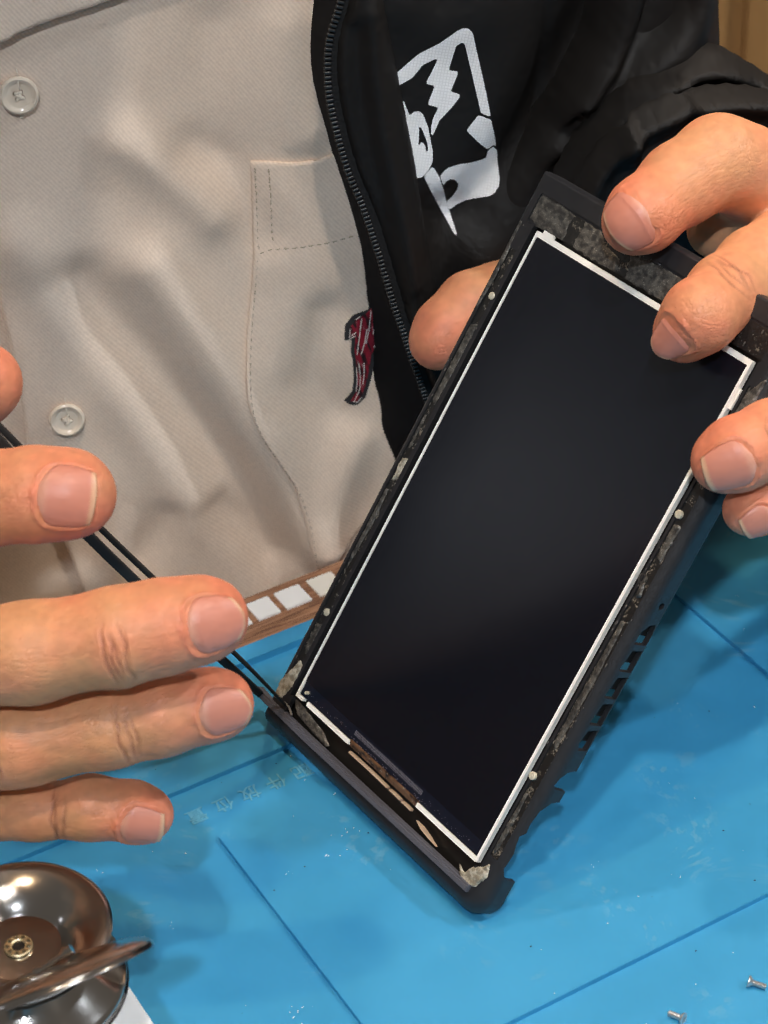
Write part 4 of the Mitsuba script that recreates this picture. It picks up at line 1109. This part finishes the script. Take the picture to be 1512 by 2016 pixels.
def build_hand(fingers, palm, nails, wrist, clipbox):
    chains = [chain_pts(c) for c in fingers.values()] + [chain_pts(c) for c in palm]
    names = list(fingers)

    def fun(p):
        out = None
        for i, (pts, r) in enumerate(chains):
            c = None
            for j in range(len(pts) - 1):
                d = rc_sdf(p, pts[j], pts[j + 1], r[j], r[j + 1])
                c = d if c is None else smin(c, d, 3.0 if i < len(names) else 8.0)
            out = c if out is None else smin(out, c, 1.6 if i < len(names) else 7.0)
        return out
    bones = [(pts[j], pts[j + 1], max(r[j], r[j + 1])) for pts, r in chains for j in range(len(pts) - 1)]
    allp = np.vstack([p for p, _ in chains]); allr = np.hstack([r for _, r in chains])
    lo, hi = clipbox
    LO, HI = (allp - allr[:, None] - 4).min(0), (allp + allr[:, None] + 4).max(0)
    fine_lo, fine_hi = np.maximum(LO, lo), np.minimum(HI, hi)
    V, T = surface(fun, fine_lo, fine_hi, .62, bones)
    Vc, Tc = surface(fun, LO, HI, 2.4, bones)
    keep = ~(((Vc[Tc] > fine_lo + 2) & (Vc[Tc] < fine_hi - 2)).all(-1).all(-1))
    return fun, chains, names, V, T, Vc, Tc[keep]


def grad(fun, V, e=.2):
    g = np.stack([fun(V + d) - fun(V - d) for d in np.eye(3) * e], 1)
    return g / np.maximum(np.linalg.norm(g, axis=1, keepdims=True), 1e-9)


SKIN = np.array([.575, .268, .128])
RED = np.array([.575, .180, .098])
PALE = np.array([.62, .345, .18])
body_parts = []


def nail_frame(fun, spec):
    px, py, z, tx, ty, tz, nx, ny, nz, hw, ln, rr = spec
    c = P(px, py, z); t = camdir(tx, ty, tz); n = camdir(nx, ny, nz)
    n = n - t * (n @ t); n /= np.linalg.norm(n); b = np.cross(t, n)
    return c, t, n, b, hw, ln, rr


def make_nail(fun, spec, long_edge):
    c, t, n, b, hw, ln, rr = nail_frame(fun, spec)
    nu, nv = 31, 37
    u, v = np.meshgrid(np.linspace(-1, 1, nu), np.linspace(0, 1, nv))
    w = np.where(v < .3, np.sqrt(np.clip(1 - ((.3 - v) / .34) ** 2, 0.05, 1)), 1.0) * (1 - .07 * np.clip((v - .6) / .4, 0, 1))
    vv = v + .10 * (1 - v) * u ** 2 - .16 * np.maximum(v - .5, 0) * u ** 2 * 2 * (1 - .6 * long_edge)
    th = u * w * hw / rr
    pos = c + ((vv - .5) * ln)[..., None] * t
    dirn = np.cos(th)[..., None] * n + np.sin(th)[..., None] * b
    q = (pos + dirn * rr * 1.4).reshape(-1, 3); dn = dirn.reshape(-1, 3)
    for _ in range(25):
        q = q - dn * np.clip(fun(q), -1, 1)[:, None] * .8
    # the plate is stiff: smooth it along the finger so that it does not follow the tip's curve
    h = ((q - pos.reshape(-1, 3)) * dn).sum(1).reshape(nv, nu)
    k0 = int(nv * .35)
    base = h[k0:k0 + 3].mean(0)
    flat = base[None] - .35 * ((v - .35) * 1.0) ** 2 * rr * .45
    h = np.where(v < .35, np.minimum(h, base[None] + .2), np.maximum(flat * .55 + h * .45, h))
    edge = 1 - np.abs(u) ** 6
    h = h + .12 + .22 * edge * smooth01(v / .18) - .3 * (1 - smooth01(v / .1))
    q = pos + dirn * h[..., None]
    V = q.reshape(-1, 3)
    inner = (pos + dirn * (h - np.where((np.abs(u) > .97) | (v < .01), 1.2, .55))[..., None]).reshape(-1, 3)
    i, j = np.meshgrid(np.arange(nv - 1), np.arange(nu - 1), indexing='ij')
    a = i * nu + j; Q = np.stack([a, a + 1, a + nu + 1, a + nu], -1).reshape(-1, 4)
    T = np.vstack([Q[:, [0, 1, 2]], Q[:, [0, 2, 3]]])
    nV = len(V)
    loop = list(range(0, nu)) + [k * nu + nu - 1 for k in range(1, nv)] + [(nv - 1) * nu + k for k in range(nu - 2, -1, -1)] + [k * nu for k in range(nv - 2, 0, -1)]
    W = []
    for p, r in zip(loop, loop[1:] + loop[:1]):
        W += [[p, p + nV, r], [r, p + nV, r + nV]]
    m = trimesh.Trimesh(np.vstack([V, inner]), np.vstack([T, T[:, ::-1] + nV, W]), process=False)
    fn = m.face_normals[:len(T)]
    if (fn * dn.mean(0)).sum() < 0: m.invert()
    pink, moon, tip = np.array([.50, .19, .13]), np.array([.53, .25, .175]), np.array([.58, .36, .22])
    fe = .86 if long_edge else .93
    lun = (1 - smooth01((v - .10 + .10 * u ** 2) / .16))[..., None]
    wav = .05 * (meshkit.noise(np.c_[u.ravel() * 2.3, np.full(u.size, hw * 3), np.full(u.size, 1.5)]).reshape(nv, nu) - .5)
    free = smooth01((v - fe + wav + .10 * u ** 2 * (0 if long_edge else 1)) / .10)[..., None] * .85
    col = pink * (1 - lun) + moon * lun; col = col * (1 - free) + tip * free
    col = col * (1 + .05 * (meshkit.noise(np.c_[u.ravel() * 9, v.ravel() * 1.5, np.full(u.size, hw)]).reshape(nv, nu) - .5))[..., None]
    m.vertices = m.vertices
    return m, np.vstack([col.reshape(-1, 3)] * 2)


def smooth01(x):
    x = np.clip(x, 0, 1); return x * x * (3 - 2 * x)


def finish_hand(fun, chains, names, V, T, nails, creases, side):
    N = grad(fun, V)
    disp = np.zeros(len(V))
    col = np.tile(SKIN, (len(V), 1))
    mott = meshkit.fbm(V / 9.0, 3, 4) - .5; fine = meshkit.fbm(V / 2.2, 3, 8) - .5
    redness = np.zeros(len(V))
    for pts, r in chains[:len(names)]:
        d = np.linalg.norm(V - pts[-1], axis=1); redness = np.maximum(redness, np.exp(-(d / 15.0) ** 2))
        for j in (2,) if len(pts) > 4 else ():
            d = np.linalg.norm(V - pts[j], axis=1); redness = np.maximum(redness, .35 * np.exp(-(d / 9.0) ** 2))
    for spec, long_edge in nails:
        c, t, n, b, hw, ln, rr = nail_frame(fun, spec)
        d = V - c; s = d @ t / ln + .5; hb = d @ b; hn = d @ n
        u = np.arctan2(hb, hn) * rr / hw
        near = (np.abs(u) < 1.6) & (s > -.4) & (s < 1.4) & (hn > 0) & (np.linalg.norm(d, axis=1) < ln * 1.2)
        uu, ss = np.abs(u), s
        wv = np.where(ss < .3, np.sqrt(np.clip(1 - ((.3 - ss) / .34) ** 2, 0, 1)), 1.0)
        ins = np.minimum((wv - uu) * hw, (ss) * ln)                   # mm inside the outline (positive) at the sides and root
        disp = np.where(near, disp - .25 * smooth01(ins / .6) * (ss < 1.0), disp)
        fold = .42 * np.exp(-((ins + .55) / .55) ** 2) * smooth01((1.02 - ss) / .2)
        disp = np.where(near, disp + fold, disp)
        redness = np.where(near, np.maximum(redness, .8 * np.exp(-((ins + .6) / 1.2) ** 2)), redness)
        pl = np.exp(-((ss - 1.05) / .18) ** 2) * near
        col = col * (1 - .35 * pl[:, None]) + PALE * .35 * pl[:, None]
    for px, py, z, tx, ty, tz, nx, ny, nz, amp, offs in creases:
        c = P(px, py, z); t = camdir(tx, ty, tz); n = camdir(nx, ny, nz); n = n - t * (n @ t); n /= np.linalg.norm(n); b = np.cross(t, n)
        d = V - c; s = d @ t; hb = d @ b; hn = d @ n
        near = (np.linalg.norm(d, axis=1) < 18) & (hn > -2)
        for k, o in enumerate(offs):
            wob = .8 * (meshkit.noise(np.c_[hb * .35, np.full(len(V), k * 5.1), np.full(len(V), px * .1)]) - .5) * 2
            bend = .018 * hb ** 2 * np.sign(o if o else 1)
            ext = np.exp(-(hb / (6.5 - 1.1 * (k % 3))) ** 4)
            g = np.exp(-((s - o - wob + bend) / .34) ** 2) * ext * near
            disp -= amp * (.55 + .45 * ((k * 7) % 3 == 0)) * g
            redness = np.maximum(redness, .5 * g)
            col = col * (1 - .36 * g[:, None])
        disp += .25 * np.exp(-(s / 4.5) ** 2) * smooth01(hn / 6) * near
    disp += .10 * (meshkit.fbm(V / 5.0, 3, 3) - .5)
    redness = np.clip(redness + 1.25 * mott + .1, 0, 1)[:, None]
    col = col * (1 - redness) + (RED * (col.mean(1, keepdims=True) / SKIN.mean())) * redness
    col = col * (1 + .22 * mott[:, None] + .36 * fine[:, None])
    return V + N * disp[:, None], col


GRIP_NAILS = [
    ((1243, 450, 530, -.80, .58, .10, -.16, -.02, -1, 5.1, 10.6, 7.6), False),
    ((1334, 657, 512, -.60, .55, .50, -.42, .27, -.87, 5.6, 11.0, 7.5), False),
    ((1432, 916, 500, -.93, .36, .10, .05, .12, -1, 5.5, 12.0, 7.6), True),
    ((1480, 1012, 508, -.75, .55, .05, .25, .45, -1, 4.2, 8.5, 5.8), True),
]
REST_NAILS = [
    ((136, 968, 470, .99, .12, .08, .10, .12, -1, 6.4, 12.5, 8.9), True),
    ((420, 1217, 460, .98, -.17, .10, .10, .12, -1, 6.1, 12.6, 8.6), False),
    ((440, 1390, 475, .99, -.14, .10, .10, .12, -1, 5.2, 11.5, 7.3), False),
    ((285, 1608, 488, .98, .20, .05, .10, .35, -1, 4.2, 9.6, 5.8), True),
]
GRIP_CR = [(1440, 566, 520, -.75, .65, 0, -.2, -.2, -1, .14, (-2.6, -1.2, .4, 2)), (1520, 862, 506, -.9, .35, 0, 0, 0, -1, .25, (-2, 0, 2))]
REST_CR = [(242, 1258, 459, .98, -.18, 0, .0, .35, -1, .42, (-3.2, -1.5, .0, 1.8)), (266, 1424, 474, .98, -.2, 0, 0, .3, -1, .38, (-2.6, -.9, .8)), (122, 1596, 488, 1, 0, 0, 0, .2, -1, .32, (-1.4, 0.2, 1.6)),
           (-10, 1470, 477, .98, -.15, 0, 0, .3, -1, .4, (-2, 0, 2.2)), (-20, 982, 474, .99, -.1, 0, 0, .3, -1, .3, (-2, 0.3, 2.2))]
big = 1e4
for fingers, palm, nails, cre, pxbox in ((GRIP, PALM, GRIP_NAILS, GRIP_CR, (760, 200, 1560, 1090, 485, 650)), (REST, BACK, REST_NAILS, REST_CR, (-60, 660, 520, 1690, 440, 520))):
    cs = np.array([P(x, y, z) for x in pxbox[0:3:2] for y in pxbox[1:4:2] for z in pxbox[4:]])
    fun, chains, names, V, T, Vc, Tc = build_hand(fingers, palm, nails, None, (cs.min(0), cs.max(0)))
    V2, col = finish_hand(fun, chains, names, V, T, nails, cre, 0)
    body_parts.append((V2, T, col)); body_parts.append((Vc, Tc, np.tile(SKIN, (len(Vc), 1))))
    for spec, le in nails:
        m, c = make_nail(fun, spec, le)
        add('person__fingernail', m, 'nail', smooth=True, color=c)

# the body inside the clothes (hidden, coarse): torso, neck, arms to both wrists
torso = [(ab3(10, -40, -140), ab3(10, 300, -140), 112, 112), (ab3(-110, 255, -135), ab3(130, 255, -135), 92, 92), (ab3(8, 250, -120), ab3(4, 380, -10), 60, 56),
         (ab3(150, 300, -120), ab3(138, 85, -60), 42, 36), (ab3(138, 85, -60), P(1960, 580, 680), 36, 27),
         (ab3(-185, 300, -120), ab3(-200, 60, -30), 46, 40), (ab3(-200, 60, -30), P(-1500, 1350, 620), 38, 27),
         (ab3(0, 440, 10), ab3(0, 425, 45), 82, 74), (ab3(0, 410, 55), ab3(0, 335, 98), 66, 34), (ab3(0, 420, 118), ab3(0, 386, 150), 9, 13), (ab3(0, 360, 118), ab3(0, 352, 128), 20, 14)]
torso += [(ab3(s * 76, 405, 10), ab3(s * 80, 425, 2), 12, 14) for s in (-1, 1)]
def body_fun(p):
    o = None
    for a, b, ra, rb in torso:
        d = rc_exact(p, a, b, ra, rb); o = d if o is None else smin(o, d, 14.0)
    return o
bp = np.array([x for a, b, ra, rb in torso for x in (a, b)])
Vb, Tb = surface(body_fun, bp.min(0) - 125, bp.max(0) + 125, 9.0, [(a, b, max(ra, rb) + 12) for a, b, ra, rb in torso])
body_parts.append((Vb, Tb, np.tile(SKIN, (len(Vb), 1))))
vs, ts, cols, off = [], [], [], 0
for v, t, c in body_parts:
    vs.append(v); ts.append(t + off); cols.append(c); off += len(v)
bm = trimesh.Trimesh(np.vstack(vs), np.vstack(ts), process=False)
add('person', bm, 'skin', smooth=True, color=np.clip(np.vstack(cols), 0, 1))

hair = [(ab3(0, 462, 0), ab3(0, 452, 34), 90, 84), (ab3(0, 430, -20), ab3(0, 400, -30), 84, 74)]
Vh, Th = surface(lambda p: np.minimum.reduce([rc_exact(p, *b) for b in hair]) + 5 * (meshkit.fbm(p / 14.0, 3, 2) - .5), np.min([ab3(-110, 310, -130), ab3(110, 580, 150)], 0) - 60, np.max([ab3(-110, 310, -130), ab3(110, 580, 150)], 0) + 60, 4.0, [(a, b, max(r, q) + 4) for a, b, r, q in hair])
add('person__hair', trimesh.Trimesh(Vh, Th, process=False), 'jacket_lining', smooth=True)
